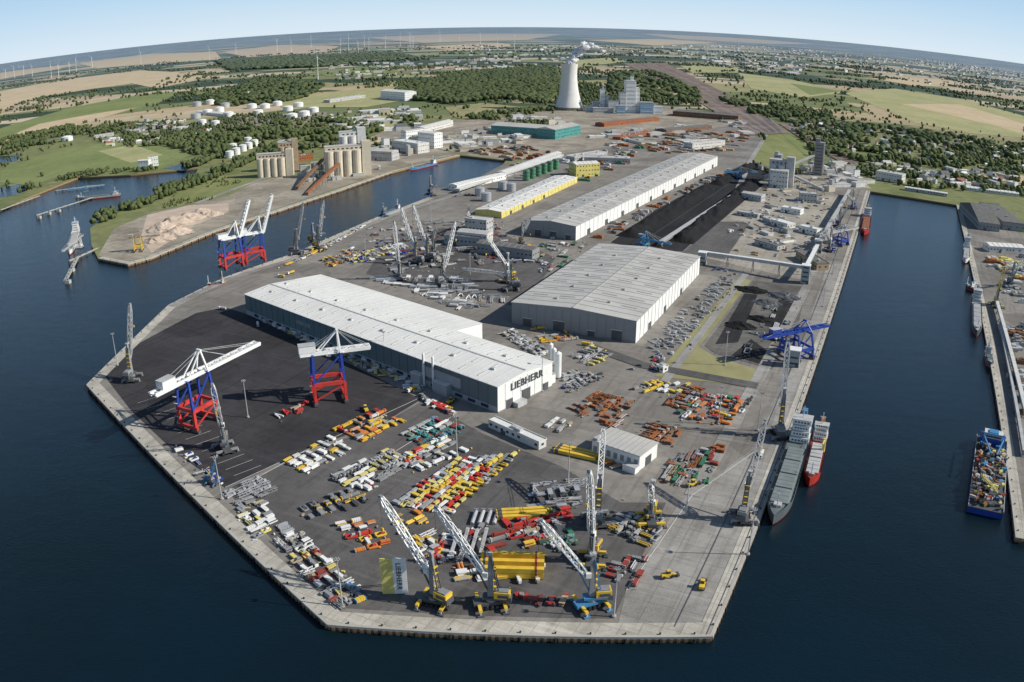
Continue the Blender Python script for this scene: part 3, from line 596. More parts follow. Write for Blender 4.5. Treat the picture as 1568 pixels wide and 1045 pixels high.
def houses(name,areas,roofs=('roofred','roofg','roofdark','roofw','roofred','roofdark','roofg')):
    mb=MB()
    for px,n,s0,s1,h0,h1 in areas:
        poly=[S(*p) for p in px]; xs=[p[0] for p in poly];ys=[p[1] for p in poly]; c=0;t=0
        while c<n and t<n*12:
            t+=1; x=U(min(xs),max(xs));y=U(min(ys),max(ys))
            if not inpoly(x,y,poly): continue
            c+=1; a=random.choice([.3,1.87])+U(-.2,.2); w=U(s0,s1)*(1 if R()<.8 else 1.6);d=w*U(.3,.7);h=U(h0,h1) if R()<.2 else U(h0,(h0*2+h1)/3); mb.at(x,y,0,a)
            wm=random.choice(['offwhite','lgrey','lgrey','cream','offwhite','white']); rm=random.choice(roofs)
            mb.box(0,0,0,w,d,h,wm)
            if h<12 and w<22 and 'roofred' in roofs: mb.add([(-w/2-.4,-d/2-.4,h),(w/2+.4,-d/2-.4,h),(w/2+.4,d/2+.4,h),(-w/2-.4,d/2+.4,h),(-w/2,0,h+d*.4),(w/2,0,h+d*.4)],[(0,1,5,4),(2,3,4,5),(1,2,5),(3,0,4)],rm)
            else:
                rm='roofw' if rm=='roofred' else rm; mb.box(0,0,h,w+.5,d+.5,.5,rm)
                if R()<.5: mb.box(U(-.3,.3)*w,0,h+.5,w*.2,d*.3,1.6,'lgrey')
    mb.obj(name)
houses('distant_town',[([(980,70),(1180,72),(1400,95),(1568,122),(1568,150),(1420,130),(1250,105),(1100,90),(960,80)],560,14,45,7,26),
 ([(1400,90),(1568,112),(1568,125),(1400,100)],200,20,60,10,30),([(1030,85),(1230,100),(1240,118),(1120,105)],90,30,80,8,22)])
houses('distant_village',[([(480,100),(700,92),(880,80),(880,95),(700,112),(520,125)],150,14,50,6,16),([(700,72),(950,70),(960,85),(720,90)],120,15,50,6,18),([(150,215),(330,200),(300,212),(170,225)],45,10,22,5,9),
 ([(1200,185),(1400,205),(1568,232),(1568,262),(1380,245),(1230,222)],110,10,26,5,11),([(1320,250),(1568,268),(1568,295),(1400,280)],60,12,30,5,12),([(360,130),(480,128),(470,150),(380,155)],40,12,30,5,10),
 ([(200,190),(290,182),(280,200),(190,205)],40,12,30,5,9),([(500,175),(640,165),(650,195),(520,215)],60,15,45,5,14),([(20,95),(200,80),(200,90),(20,105)],40,15,40,6,12)])
houses('harbour_sheds',[([(900,205),(1130,185),(1180,200),(1110,225),(960,235)],40,14,50,4,9),([(1150,258),(1300,252),(1330,285),(1280,300),(1215,268)],40,8,26,5,18),([(1150,300),(1215,280),(1280,310),(1255,400),(1160,395)],28,6,20,2.5,6),
 ([(640,215),(760,195),(850,205),(780,235),(700,232)],50,10,32,5,12),([(450,255),(560,240),(600,258),(470,290)],26,8,25,4,10),([(540,225),(660,205),(670,235),(560,255)],22,10,30,8,22),([(770,180),(860,180),(860,195),(780,195)],14,15,40,6,14)],('roofg','roofdark','rooftan','roofw','roofg','rooftan'))
def stacks(name,px,n,keys,s0,s1,h0,h1,ang=-.45):
    poly=[S(*p) for p in px]; xs=[p[0] for p in poly];ys=[p[1] for p in poly]; mb=MB(); c=0;t=0
    while c<n and t<n*15:
        t+=1;x=U(min(xs),max(xs));y=U(min(ys),max(ys))
        if not inpoly(x,y,poly): continue
        c+=1; mb.at(x,y,.2,ang+random.choice([0,1.57])*(R()<.25)+U(-.05,.05)); w=U(s0,s1);d=w*U(.25,.5);h=U(h0,h1);k_=random.choice(keys)
        mb.box(0,0,0,w,d,h,k_); mb.box(U(-.2,.2)*w,0,h,w*.5,d*.7,h*.4,k_)
    mb.obj(name)
stacks('timber_stacks',[(960,215),(1050,200),(1150,205),(1120,230),(1000,240)],90,['rust','brown','brown','tan','grey'],12,35,2,3.5)
stacks('scrap_stacks',[(700,232),(800,225),(850,235),(790,262),(775,245)],50,['rust','brown','dgrey','tan'],10,26,2,5)
stacks('cargo_stacks',[(860,245),(960,222),(1060,212),(1010,235),(930,262),(890,285)],50,['lgrey','rust','offwhite','brown','green'],8,24,2,5)
stacks('cargo_stacks',[(1515,395),(1568,395),(1568,470),(1535,440)],45,['grey','rust','lgrey','offwhite','lyellow'],8,24,2,4,-.2)
stacks('cargo_stacks',[(1545,500),(1568,500),(1568,640),(1558,640)],30,['grey','lgrey','brown'],8,16,2,4,-.2)
stacks('pallet_stacks',[(1150,295),(1215,275),(1275,310),(1255,395),(1215,400),(1145,395),(1100,388)],130,['lgrey','offwhite','grey','tan','brown','grey','white'],3,9,.8,2.2)
stacks('sheet_stacks',[(990,530),(1100,425),(1126,428),(1008,570)],150,['lgrey','grey','silver','walllight','dgrey'],3,7,.6,1.6)
stacks('machinery_stacks',[(900,365),(1000,312),(1100,266),(1105,270),(1003,322),(930,368)],60,['grey','rust','lgrey','dgrey'],5,14,1.5,3)
def heap(name,px,r,h,key,ex=1,rot=0):
    x,y=S(*px); V,Fc=I4; vs=[]
    for v in V:
        q=math.hypot(v[0],v[1]); k_=1+.3*noise.noise(Vector((v[0]*3+x,v[1]*3,v[2])))+.12*noise.noise(Vector((v[0]*9+x,v[1]*9,v[2]))); vs.append((v[0]*r*ex*k_,v[1]*r*k_,max(-.1,(h*(1-q**1.2))*k_) if v[2]>0 else -.1))
    mb=MB(); mb.add(vs,[tuple(f) for f in Fc],key); mb.obj(name,(x,y,.25),rot)
for p,r,h in (((250,352),20,10),((268,344),24,13),((288,336),22,11),((308,328),18,9),((245,368),18,9),((270,358),18,9),((325,330),14,7)): heap('sand_heap',p,r,h,'sand',1.3,.4)
for p,r,h in (((1150,445),12,4),((1175,465),10,4),((1200,455),12,5),((1135,500),10,4),((1165,490),9,4),((1190,520),8,3)): heap('bulk_heap',p,r,h,'coal' if R()<.8 else 'dgrey',1.5,-.5)
def longheap(px1,px2,w,h,key,name='coal_stockpile'):
    a=Vector(S(*px1));b=Vector(S(*px2));L=(b-a).length;mb=MB();n=int(L/6);m_=9;vs=[];fs=[]
    for i in range(n+1):
        for j in range(m_):
            f=j/(m_-1)*2-1; e=min(1,min(i,n-i)/2.5); hh=h*(1-abs(f)**1.3)*e*(1+.45*noise.noise(Vector((i*.3,j*.7,a.x)))); vs.append((i*L/n,f*w/2,hh))
    for i in range(n):
        for j in range(m_-1): fs.append((i*m_+j,(i+1)*m_+j,(i+1)*m_+j+1,i*m_+j+1))
    mb.add(vs,fs,key); mb.obj(name,(a.x,a.y,.25),math.atan2((b-a).y,(b-a).x))
longheap((1040,372),(1155,280),36,9,'coal'); longheap((960,364),(1085,288),32,8,'coal'); longheap((1095,284),(1152,254),26,8,'coal')
def gallery(p1,z1,p2,z2,w,key,top='lgrey',name='conveyor_bridge',leg=True):
    a=S(*p1);b=S(*p2); mb=MB(); A=Vector((a[0],a[1],z1));Bv=Vector((b[0],b[1],z2)); 
    mb.beam(A,Bv,w,key,3); mb.beam(A+Vector((0,0,1.9)),Bv+Vector((0,0,1.9)),w+.6,top,.5)
    L=(Bv-A).length; n=max(1,int(L/25)); dr=(Bv-A).normalized(); sd=Vector((dr.y,-dr.x,0))
    for i in range(n+1):
        p=A.lerp(Bv,i/n)
        for s_ in (-1,1): mb.beam(p-Vector((0,0,1))+sd*s_*w*.3,(p.x+sd.x*s_*w*.8,p.y+sd.y*s_*w*.8,0),.7,'grey')
        mb.beam(p+sd*w*.6+Vector((0,0,-p.z*.5)),p-sd*w*.6+Vector((0,0,-p.z*.5)),.5,'grey')
    mb.obj(name)
gallery((1075,403),12,(1232,432),16,4,'lgrey','white'); gallery((1150,285),4,(1010,378),4,5,'grey','lgrey'); gallery((1170,278),8,(1250,268),40,4,'grey')
gallery((1185,268),14,(1260,300),10,4,'lgrey'); gallery((1232,432),16,(1252,385),9,4,'grey','white'); gallery((1252,385),9,(1300,300),9,4,'grey','lgrey')
gallery((455,292),4,(505,262),34,5,'brown','brown'); gallery((470,300),3,(520,272),24,5,'brown','rust'); gallery((700,297),6,(860,243),6,9,'lgrey','roofw','covered_conveyor')
gallery((1525,470),5,(1568,640),5,3,'lgrey','offwhite'); gallery((1530,500),3,(1566,700),3,2,'grey','lgrey')
for p,h in (((1232,434),20),((1075,405),14),((1252,387),16),((1215,560),14)):
    x,y=S(*p); mb=MB(); mb.box(0,0,0,9,9,h,'walllight'); mb.box(0,0,h,10,10,.6,'white'); mb.box(3,-4.6,0,3,.3,4,'dgrey')
    for i in range(int(h/5)): mb.box(0,-4.6,2.5+i*5,6,.3,1.4,'glass')
    mb.obj('transfer_tower',(x,y,.2),-.4)

# ------------------------------------------------------------------ cranes
def solve_tip(x,y,zp,px,L,near=True):
    d=Vector(ray(*px)).normalized(); o=Vector((0,0,H)); c=Vector((x,y,zp)); oc=o-c; b=oc.dot(d); q=b*b-(oc.length_squared-L*L)
    if q<0: t=-b; p=o+d*t; return c+(p-c).normalized()*L
    t=-b-math.sqrt(q) if near else -b+math.sqrt(q); return o+d*t
def mobile_crane(base_px,tip_px,L=44,near=True,body='yellow',und='dgrey',boomk='white',zp=17,towerh=30,scale=1.,name='mobile_harbour_crane'):
    x,y=S(*base_px); s=scale; mb=MB(); zs=s
    tip=None
    if tip_px: tip=solve_tip(x,y,zp,tip_px,L,near); dl=tip-Vector((x,y,zp)); sl=math.atan2(dl.y,dl.x)
    else: sl=U(0,6)
    mb.at(0,0,0,sl+.3)
    mb.box(0,0,1.6*s,17*s,5*s,1.8*s,und); 
    for i in range(7):
        for sd in (-1,1): mb.wheel((-7.5+i*2.5)*s,sd*3.2*s,.95*s,1.5*s)
    for i in (-1,1):
        mb.box(i*6*s,0,1.9*s,1.6*s,15*s,1.2*s,body)
        for j in (-1,1): mb.box(i*6*s,j*7.4*s,0,3.2*s,2.2*s,.5*s,und); mb.box(i*6*s,j*7.4*s,.5*s,.8*s,.8*s,1.6*s,'lgrey')
    mb.cyl(0,0,3.4*s,2.6*s,2.6*s,1.4*s,'grey',14)
    mb.at(0,0,0,sl)
    mb.box(-2.5*s,0,4.8*s,13*s,5*s,1.2*s,und); mb.box(-5.5*s,0,6*s,7.5*s,5.2*s,3.6*s,body); mb.box(-5.5*s,0,9.6*s,6*s,4*s,.6*s,'grey'); mb.box(-8.8*s,0,4.2*s,2.2*s,5.4*s,3*s,'dgrey')
    mb.box(-6*s,2.7*s,6.8*s,5*s,.2*s,1.6*s,'dgrey'); mb.box(-6*s,-2.7*s,6.8*s,5*s,.2*s,1.6*s,'dgrey')
    mb.box(0,0,6*s,3*s,2.6*s,(towerh-6)*s*.7,'grey',.8); z2=6*s+(towerh-6)*s*.7
    mb.box(0,0,z2,2.4*s,2*s,(towerh-6)*s*.3,'grey',.6); mb.box(.5*s,0,towerh*s,3*s,2.4*s,1*s,'lgrey'); mb.box(2.4*s,1.2*s,(zp+1)*1,2.6*s,2.2*s,2.6*s,'white'); mb.box(3.75*s,1.2*s,zp+1.6,.15,1.9*s,1.6*s,'glass')
    for i in range(5): mb.box(-1.9*s,0,(8+i*3.6)*s,1.2*s,2.8*s,.3*s,'yellow')
    mb.beam((-4*s,1.4*s,9*s),(-.6*s,1*s,towerh*s*.92),.5*s,und); mb.beam((-4*s,-1.4*s,9*s),(-.6*s,-1*s,towerh*s*.92),.5*s,und)
    if tip is not None:
        hd=math.hypot(dl.x,dl.y); px_=1.6*s; tl=Vector((hd,0,zp+dl.z)); pv=Vector((px_,0,zp)); n=max(6,int(L/3.6))
        mb.lattice(pv,tl,2.9*s,boomk,n,2.4*s,.5*s,.45)
        mb.box(tl.x,0,tl.z-.8*s,2*s,1.6*s,1.6*s,'grey')
        for sd in (-.8,.8): mb.beam((0,sd*s,towerh*s+.6),(tl.x-.5,sd*s,tl.z),.16*s,'dgrey')
        mb.beam((pv.x+(tl.x-pv.x)*.35,0,pv.z+(tl.z-pv.z)*.35-1),(1.2*s,0,8.5*s),.7*s,und)
        hk=max(8,tl.z-18); mb.beam((tl.x+.8,0,tl.z-1),(tl.x+.8,0,hk),.14,'dgrey'); mb.box(tl.x+.8,0,hk-1.6,1.2,.8,1.8,'yellow')
    return mb.obj(name,(x,y,.35))
cr=mobile_crane
cr((665,925),(580,757),44,body='yellow'); cr((752,928),(668,778),44,body='yellow'); cr((905,928),(828,798),42,body='yellow',und='lblue')
cr((905,862),(902,722),44,body='yellow'); cr((915,800),(924,657),46,body='grey',near=False)
cr((995,800),(996,745),24,body='yellow',zp=12,towerh=26)
cr((1192,668),(1207,522),46,body='grey',zp=20,towerh=34); cr((1138,795),(1172,645),46,body='grey',zp=18,near=False,boomk='lgrey')
cr((203,582),(199,463),44,body='grey',boomk='lgrey'); cr((345,690),(325,590),44,body='grey'); cr((325,742),(328,706),14,body='lblue',zp=6,towerh=10,scale=.5,boomk='lblue')
for b,t in (((612,428),(603,340)),((637,405),(612,312)),((655,400),(630,308)),((680,436),(697,340)),((778,432),(745,362)),((782,445),(705,412)),((800,378),(812,335)),((665,392),(668,352)),((718,352),(716,325))):
    cr(b,t,48,body='grey' if R()<.6 else 'yellow',boomk='white' if R()<.4 else 'lgrey')
cr((455,390),(464,312),46,body='grey',boomk='lgrey'); cr((489,384),(495,309),46,body='yellow',boomk='lgrey'); cr((480,372),(497,358),20,zp=10,body='yellow',scale=.8)
cr((1548,440),(1568,395),34,body='grey'); cr((1525,470),(1538,410),34,body='lyellow',boomk='lyellow')
cr((588,332),(592,318),20,scale=.8,zp=8,body='lblue',towerh=16);
for b,t in (((1270,385),(1262,352)),((1305,320),(1298,300)),((660,300),(668,285)),((1285,350),(1298,318))): cr(b,t,30,body='blue',boomk='lgrey',zp=14)

def sts(gb,gt,zg,cpx,legk='red',upk='blue',boomk='white',gauge=22,wid=16,apex=22,boomang=0,boomlen=0,name='ship_to_shore_crane',hk=1.):
    a=Vector(S(*gb,zg));b=Vector(S(*gt,zg));c=Vector(S(*cpx)); d=(b-a).normalized(); rot=math.atan2(d.y,d.x)
    ca=(a-c).dot(d); cb=(b-c).dot(d); mb=MB(); g=gauge/2;w=wid/2; zl=zg*.42
    for i in (-1,1):
        for j in (-1,1):
            mb.beam((i*g,j*w,2),(i*g,j*w,zl),2.1*hk,legk); mb.beam((i*g,j*w,zl),(i*g*.92,j*w*.75,zg-1),1.7*hk,upk)
            mb.box(i*g,j*w,.3,3*hk,7*hk,1.8,'dgrey'); 
            for q in (-2,0,2): mb.wheel(i*g,j*w+q,.6,1)
        mb.beam((i*g,-w,zl),(i*g,w,zl),1.8*hk,legk,2.2*hk); mb.beam((i*g,-w-2,3),(i*g,w+2,3),1.8*hk,legk,2.2*hk)
        mb.beam((i*g*.92,-w*.75,zg-1),(i*g*.92,w*.75,zg-1),1.5*hk,upk,1.8*hk)
    for j in (-1,1):
        mb.beam((-g,j*w,zl),(g,j*w,zl),1.8*hk,legk,2.6*hk); mb.beam((-g,j*w,zl+.5),(g*.92,j*w*.75,zg-1),1*hk,upk); mb.beam((-g,j*w,3.5),(g,j*w,zl*.9),.9*hk,legk)
    brk=g+2
    if boomlen: cb=brk+boomlen
    for j in (-1,1):
        mb.beam((ca,j*2.8*hk,zg),(brk,j*2.8*hk,zg),1.5*hk,boomk,2.8*hk)
    ez=math.sin(boomang);ex=math.cos(boomang); Lb=cb-brk; tp=Vector((brk+Lb*ex,0,zg+Lb*ez))
    for j in (-1,1): mb.beam((brk,j*2.8*hk,zg),(tp.x,j*2.8*hk,tp.z),1.4*hk,boomk,2.6*hk)
    n=max(1,int((brk-ca)/4))
    for i in range(n+1): mb.beam((ca+i*(brk-ca)/n,-3.4*hk,zg+.3),(ca+i*(brk-ca)/n,3.4*hk,zg+.3),.9*hk,boomk)
    n=max(2,int(Lb/4))
    for i in range(n+1):
        f=i/n; p=Vector((brk+Lb*ex*f,0,zg+Lb*ez*f)); mb.beam(p+Vector((0,-3.4*hk,.3)),p+Vector((0,3.4*hk,.3)),.8*hk,boomk)
        if i<n:
            q=Vector((brk+Lb*ex*(i+1)/n,0,zg+Lb*ez*(i+1)/n)); s_=1 if i%2 else -1; mb.beam(p+Vector((0,2.8*s_*hk,1)),q+Vector((0,-2.8*s_*hk,1)),.5*hk,boomk)
    for j in (-1,1):
        mb.beam((ca,j*4.2*hk,zg-.4),(brk,j*4.2*hk,zg-.4),1.1*hk,boomk,.15); mb.beam((ca,j*4.7*hk,zg+.8),(brk,j*4.7*hk,zg+.8),.15,boomk)
    mb.box(ca*.6-2,0,zg+1.6,12*hk,7*hk,5*hk,boomk); mb.box(ca*.6-2,0,zg+1.6+5*hk,12.4*hk,7.4*hk,.4,'lgrey'); mb.box(g*.2,3.5*hk,zg-5*hk,3*hk,2.5*hk,3*hk,'white')
    ax=g*.92
    for j in (-1,1):
        mb.beam((ax,j*w*.75,zg),(ax-1,j*1.2,zg+apex),1.1*hk,boomk); mb.beam((-g*.6,j*3,zg),(ax-1.5,j*1.2,zg+apex),.8*hk,boomk)
        mb.beam((ax-1,j*1.2,zg+apex),(ca+3,j*2.8,zg+1),.22,'lgrey'); 
        for f in (.45,.95): mb.beam((ax-1,j*1.2,zg+apex),(brk+(tp.x-brk)*f,j*2.8,zg+(tp.z-zg)*f+1),.22,'lgrey')
    mb.beam((ax-1,-2,zg+apex),(ax-1,2,zg+apex),1.6*hk,boomk)
    for z_ in range(int(zg/5)): mb.box(-g-1.4,w,4+z_*5,1.6,3,.25,'lgrey')
    return mb.obj(name,(c.x,c.y,.35),rot)
sts((234,606),(394,526),37,(306,650),apex=15); sts((455,533),(560,520),37,(505,612),apex=15)
sts((322,362),(380,350),34,(355,410),boomang=1.2,apex=18,boomlen=42,upk='blue'); sts((355,354),(415,345),34,(390,402),boomang=1.25,apex=18,boomlen=44)
sts((1170,520),(1272,500),22,(1218,545),'blue','blue','blue',16,24,8,name='ship_unloader',hk=.8); sts((1262,362),(1318,350),18,(1285,375),'blue','blue','lgrey',16,16,8,name='ship_unloader',hk=.7)
sts((960,372),(1005,382),10,(985,378),'lblue','lblue','lblue',9,10,9,name='stacker_reclaimer',hk=.55); sts((1105,262),(1155,262),12,(1130,274),'lblue','lblue','lblue',9,10,10,name='stacker_reclaimer',hk=.7)
sts((108,385),(138,360),14,(122,382),'white','white','lgrey',7,7,8,name='dock_loader',hk=.4); sts((190,375),(240,370),18,(213,385),'yellow','yellow','tan',10,10,8,name='quay_crane',hk=.5)
sts((105,288),(160,280),9,(132,296),'grey','lblue','lblue',8,8,4,name='jetty_loader',hk=.4)
mb=MB()
for a,b in (((55,330),(150,300)),((85,292),(160,283)),((0,322),(60,300)),((105,400),(150,380)),((100,430),(118,395))):
    p=S(*a);q=S(*b); mb.beam((*p,-.2),(*q,-.2),5,'concrete',.8); L=math.dist(p,q)
    for i in range(int(L/15)+1):
        f=i/(int(L/15)+1); mb.cyl(p[0]+(q[0]-p[0])*f,p[1]+(q[1]-p[1])*f,-6,.8,.8,7.5,'dgrey',8)
for p in ((60,332),(75,326),(90,322),(104,430),(110,412),(118,300)):
    x_,y_=S(*p); mb.box(x_,y_,-4,6,6,4.6,'concrete'); mb.box(x_,y_,.6,2,2,2,'lblue')
mb.obj('jetty')

# ------------------------------------------------------------------ ships
def hullpoly(L,B,bow=.22,stern=.06):
    pts=[(L/2-bow*L*i/8,-B/2*(math.sin(i/8*math.pi/2)**.8)) for i in range(9)]
    pts+=[(-L/2+stern*L,-B/2),(-L/2,-B*.38)]
    return pts+[(x,-y) for x,y in pts[::-1][:-1]]
def ship(name,bow_px,stern_px,B,hk,deckk,supk='white',free=5,hatch='deck',cranes=0,boot='hullred',suph=14):
    a=Vector(S(*bow_px,ZW));b=Vector(S(*stern_px,ZW)); c=(a+b)/2;d=a-b;L=d.length;rot=math.atan2(d.y,d.x);mb=MB()
    hp=orient(hullpoly(L,B)); n=len(hp)
    lv=[(-1,.93,.9),(1.2,.97,.97),(1.25,.97,.97),(free,1,1),(free+1.1,1.005,1.01)]
    rings=[[(x*sx,y*sy,z+(1.6 if (x>L*.36 and z>2) else 0)) for x,y in hp] for z,sx,sy in lv]
    for i in range(4):
        k_=boot if i==0 else hk; mb.add(rings[i]+rings[i+1],[(j,(j+1)%n,(j+1)%n+n,j+n) for j in range(n)],k_)
    mb.add([(x*.98,y*.96,z) for x,y,z in rings[3]],[tuple(range(n))],deckk)
    nh=max(2,int(L*.6/16))
    for i in range(nh):
        x_=-L*.22+ (i+.5)*L*.6/nh; mb.box(x_,0,free,L*.6/nh-1.2,B*.72,1.8,hatch); mb.box(x_,0,free+1.8,L*.6/nh-1.6,B*.68,.35,hatch)
        for q in range(3): mb.box(x_+(q-1)*(L*.6/nh)/4,0,free+2.15,.3,B*.66,.15,'grey')
    sx=-L*.38
    for i,(w,dd) in enumerate(((.14,.86),(.11,.8),(.09,.74),(.075,.86))):
        h=suph/4; mb.box(sx,0,free+i*h,L*w,B*dd,h-.3,supk); mb.box(sx,0,free+(i+1)*h-.3,L*w+1,B*dd+.6,.3,'lgrey')
        for q in range(5): mb.box(sx+L*w/2+.05,(q-2)*B*dd/6,free+i*h+1.2,.15,B*dd/10,1,'glass')
    mb.box(sx-L*.06,0,free+suph*.7,L*.035,B*.3,suph*.5,'orange' if hk=='hullred' else 'lblue',.8); mb.beam((sx,0,free+suph),(sx,0,free+suph+8),.5,'white'); mb.beam((sx,-2,free+suph+5),(sx,2,free+suph+5),.3,'white')
    mb.beam((L*.42,0,free+1),(L*.42,0,free+11),.5,'white'); mb.box(L*.4,0,free+1.5,4,B*.3,1.6,'lgrey'); mb.box(-L*.46,B*.25,free,3,2,2.2,'orange')
    for s_ in (-1,1):
        for i in range(int(L*.6/5)): mb.box(-L*.22+i*5,s_*B*.46,free,.15,.15,1.2,'lgrey')
    for i in range(cranes):
        x_=-L*.1+i*L*.26; mb.cyl(x_,B*.36,free,1.1,.9,10,'lyellow',8); mb.beam((x_,B*.36,free+9),(x_+L*.16,B*.3,free+11),.9,'lyellow')
    mb.obj(name,(c.x,c.y,ZW),rot)
ship('cargo_ship',(1182,808),(1228,668),15,'hullgrey','deck',free=6,hatch='hatch',suph=15)
ship('cargo_ship',(1238,748),(1256,672),11,'hullred','dred',free=4.5,hatch='lgrey',suph=11,cranes=1)
ship('coaster_ship',(1323,362),(1328,332),13,'hullred','dred',free=5,hatch='rust',suph=12)
ship('coaster_ship',(1478,405),(1480,380),10,'white','lgrey',free=4,hatch='lgrey'); ship('coaster_ship',(1495,518),(1494,460),11,'hullgrey','lgrey',free=5,hatch='lgrey',suph=12)
ship('tug_boat',(1516,565),(1511,545),7,'hullgrey','lgrey',free=3,suph=7); ship('tug_boat',(1479,442),(1490,446),8,'dgrey','dred',free=3,suph=8)
ship('moored_boat',(318,442),(345,438),7,'hullred','lgrey',free=3,suph=6); ship('moored_boat',(585,332),(612,322),8,'lblue','lgrey',free=3,suph=6); ship('moored_boat',(628,262),(668,252),10,'lblue','deck',free=3,suph=8)
ship('service_vessel',(107,392),(118,352),11,'white','lgrey',free=4,suph=12,hatch='lgrey')
ship('moored_barge',(120,307),(185,300),12,'lgrey','deck',free=3,suph=6,hatch='deck')
a=Vector(S(1507,790,ZW));b=Vector(S(1517,680,ZW));d=a-b;L=d.length;mb=MB();Bw=23
mb.box(0,0,-1,L,Bw,4.8,'blue'); mb.box(0,0,3.8,L+.6,Bw+.6,.6,'dgrey')
for s_ in (-1,1): mb.box(0,s_*(Bw/2),4.4,L,.4,1,'lgrey')
for i in range(240):
    x_=U(-.34,.47)*L;y_=U(-.44,.44)*Bw; mb.at(x_,y_,4.4+U(0,2.2),U(0,3)); mb.box(0,0,0,U(1,4.5),U(.6,2.2),U(.6,2.4),random.choice(['lyellow','lgrey','lgrey','rust','brown','lblue','dred','dgrey','dgrey','grey','pile','black','grey']))
mb.at(); mb.box(-L*.43,0,4.4,L*.11,Bw*.8,5,'blue'); mb.box(-L*.43,0,9.4,L*.09,Bw*.6,3,'offwhite'); mb.box(-L*.43+L*.045+.05,0,10.3,.2,Bw*.5,1.2,'glass'); mb.box(-L*.43,0,12.4,L*.06,Bw*.3,1,'lblue')
for y_ in (-7,7): mb.lattice((-L*.3,y_,5),(-L*.3,y_,15),1.6,'lblue',4,t=.4); mb.beam((-L*.3,y_,14),(L*.02,y_*.3,18),.9,'lblue')
mb.beam((-L*.38,-8,13),(-L*.38,8,13),.9,'lblue'); mb.lattice((L*.2,-6,4),(L*.2,-6,12),1.6,'grey',3,t=.4); mb.lattice((L*.2,-6,11),(L*.42,4,14),1.4,'lyellow',5,t=.35)
mb.obj('cargo_barge',((a+b).x/2,(a+b).y/2,ZW),math.atan2(d.y,d.x))

# ------------------------------------------------------------------ crane part stacks
def part(mb,kind,L,W,h,c,c2):
    if kind==0:   # ribbed steel box section with end flanges
        mb.box(0,0,.3,L,W*.85,h*.6,c); mb.box(-L/2,0,.2,.35,W,h*.7,c2); mb.box(L/2,0,.2,.35,W,h*.7,c2)
        for i in range(3): mb.box((i-1)*L/4,0,.25,.3,W*.95,h*.66,c)
    elif kind==1: mb.lattice((-L*.85,0,1.1),(L*.85,0,1.1),min(W,2.2),c,max(4,int(L/1.8)),1.8,.3)
    elif kind==2:
        for s_ in (-1,1): mb.box(0,s_*W/2,.4,L,.7,.9,c); mb.box(s_*L/2,0,.45,.7,W,.9,c)
        mb.box(0,0,.5,.9,W-1,.8,c2); mb.box(L*.2,0,1.35,L*.3,W*.5,h*.3,c2)
    elif kind==3:
        for q in (-.25,.25): mb.tube((-L/2,q*W,W*.25),(L/2,q*W,W*.25),W*.22,c,8); mb.tube((L/2,q*W,W*.25),(L/2+.3,q*W,W*.25),W*.27,c2,8)
    elif kind==4:
        z=.3
        for i in range(3): hh=h*.2; mb.box(U(-.7,.7),U(-.4,.4),z,L*(1-.15*R()),W*(1-.3*R()),hh,c if i%2==0 else c2); z+=hh+.15
    elif kind==5:
        mb.box(0,0,.9,L,W*.5,1.,c); mb.box(-L*.3,0,1.1,1.2,W*1.3,.9,c2); mb.box(L*.3,0,1.1,1.2,W*1.3,.9,c2); mb.cyl(0,0,1.9,1.3,1.3,.6,'grey',10)
        for i in (-1,1):
            for j in (-1,1): mb.box(i*L*.3,j*W*.6,0,1.4,1.2,1.1,'dgrey')
    elif kind==6:
        mb.beam((-L/2,-W/2,.8),(L/2,0,.9),.8,c,1.); mb.beam((-L/2,W/2,.8),(L/2,0,.9),.8,c,1.05); mb.box(-L/4,0,.4,.7,W*.7,.8,c2); mb.box(L*.45,0,.3,1.6,1.6,1.6,c2)
    elif kind==7:
        mb.box(0,0,.4,L*1.6,1.4,1.7,c); mb.box(-L*.6,0,.5,1,2,2,c2); mb.box(L*.6,0,.5,1,2,2,c)
    elif kind==8:
        for q in range(4): mb.box(U(-.8,.8),(q-1.5)*W/4.2,.5,L*U(1.,1.4),W/6,.7,c if q%2 else c2)
        for q in (-.3,.3): mb.box(q*L,0,0,.5,W,.5,'brown')
    elif kind==9:
        mb.box(0,0,.5,L,W*.8,.3,c)
        for s_ in (-1,1): mb.box(0,s_*W*.4,1.5,L,.15,.15,c2)
        for q in range(5): 
            for s_ in (-1,1): mb.box((q-2)*L/4.2,s_*W*.4,.8,.15,.15,.75,c2)
        mb.box(0,0,0,L*.8,.6,.5,'brown')
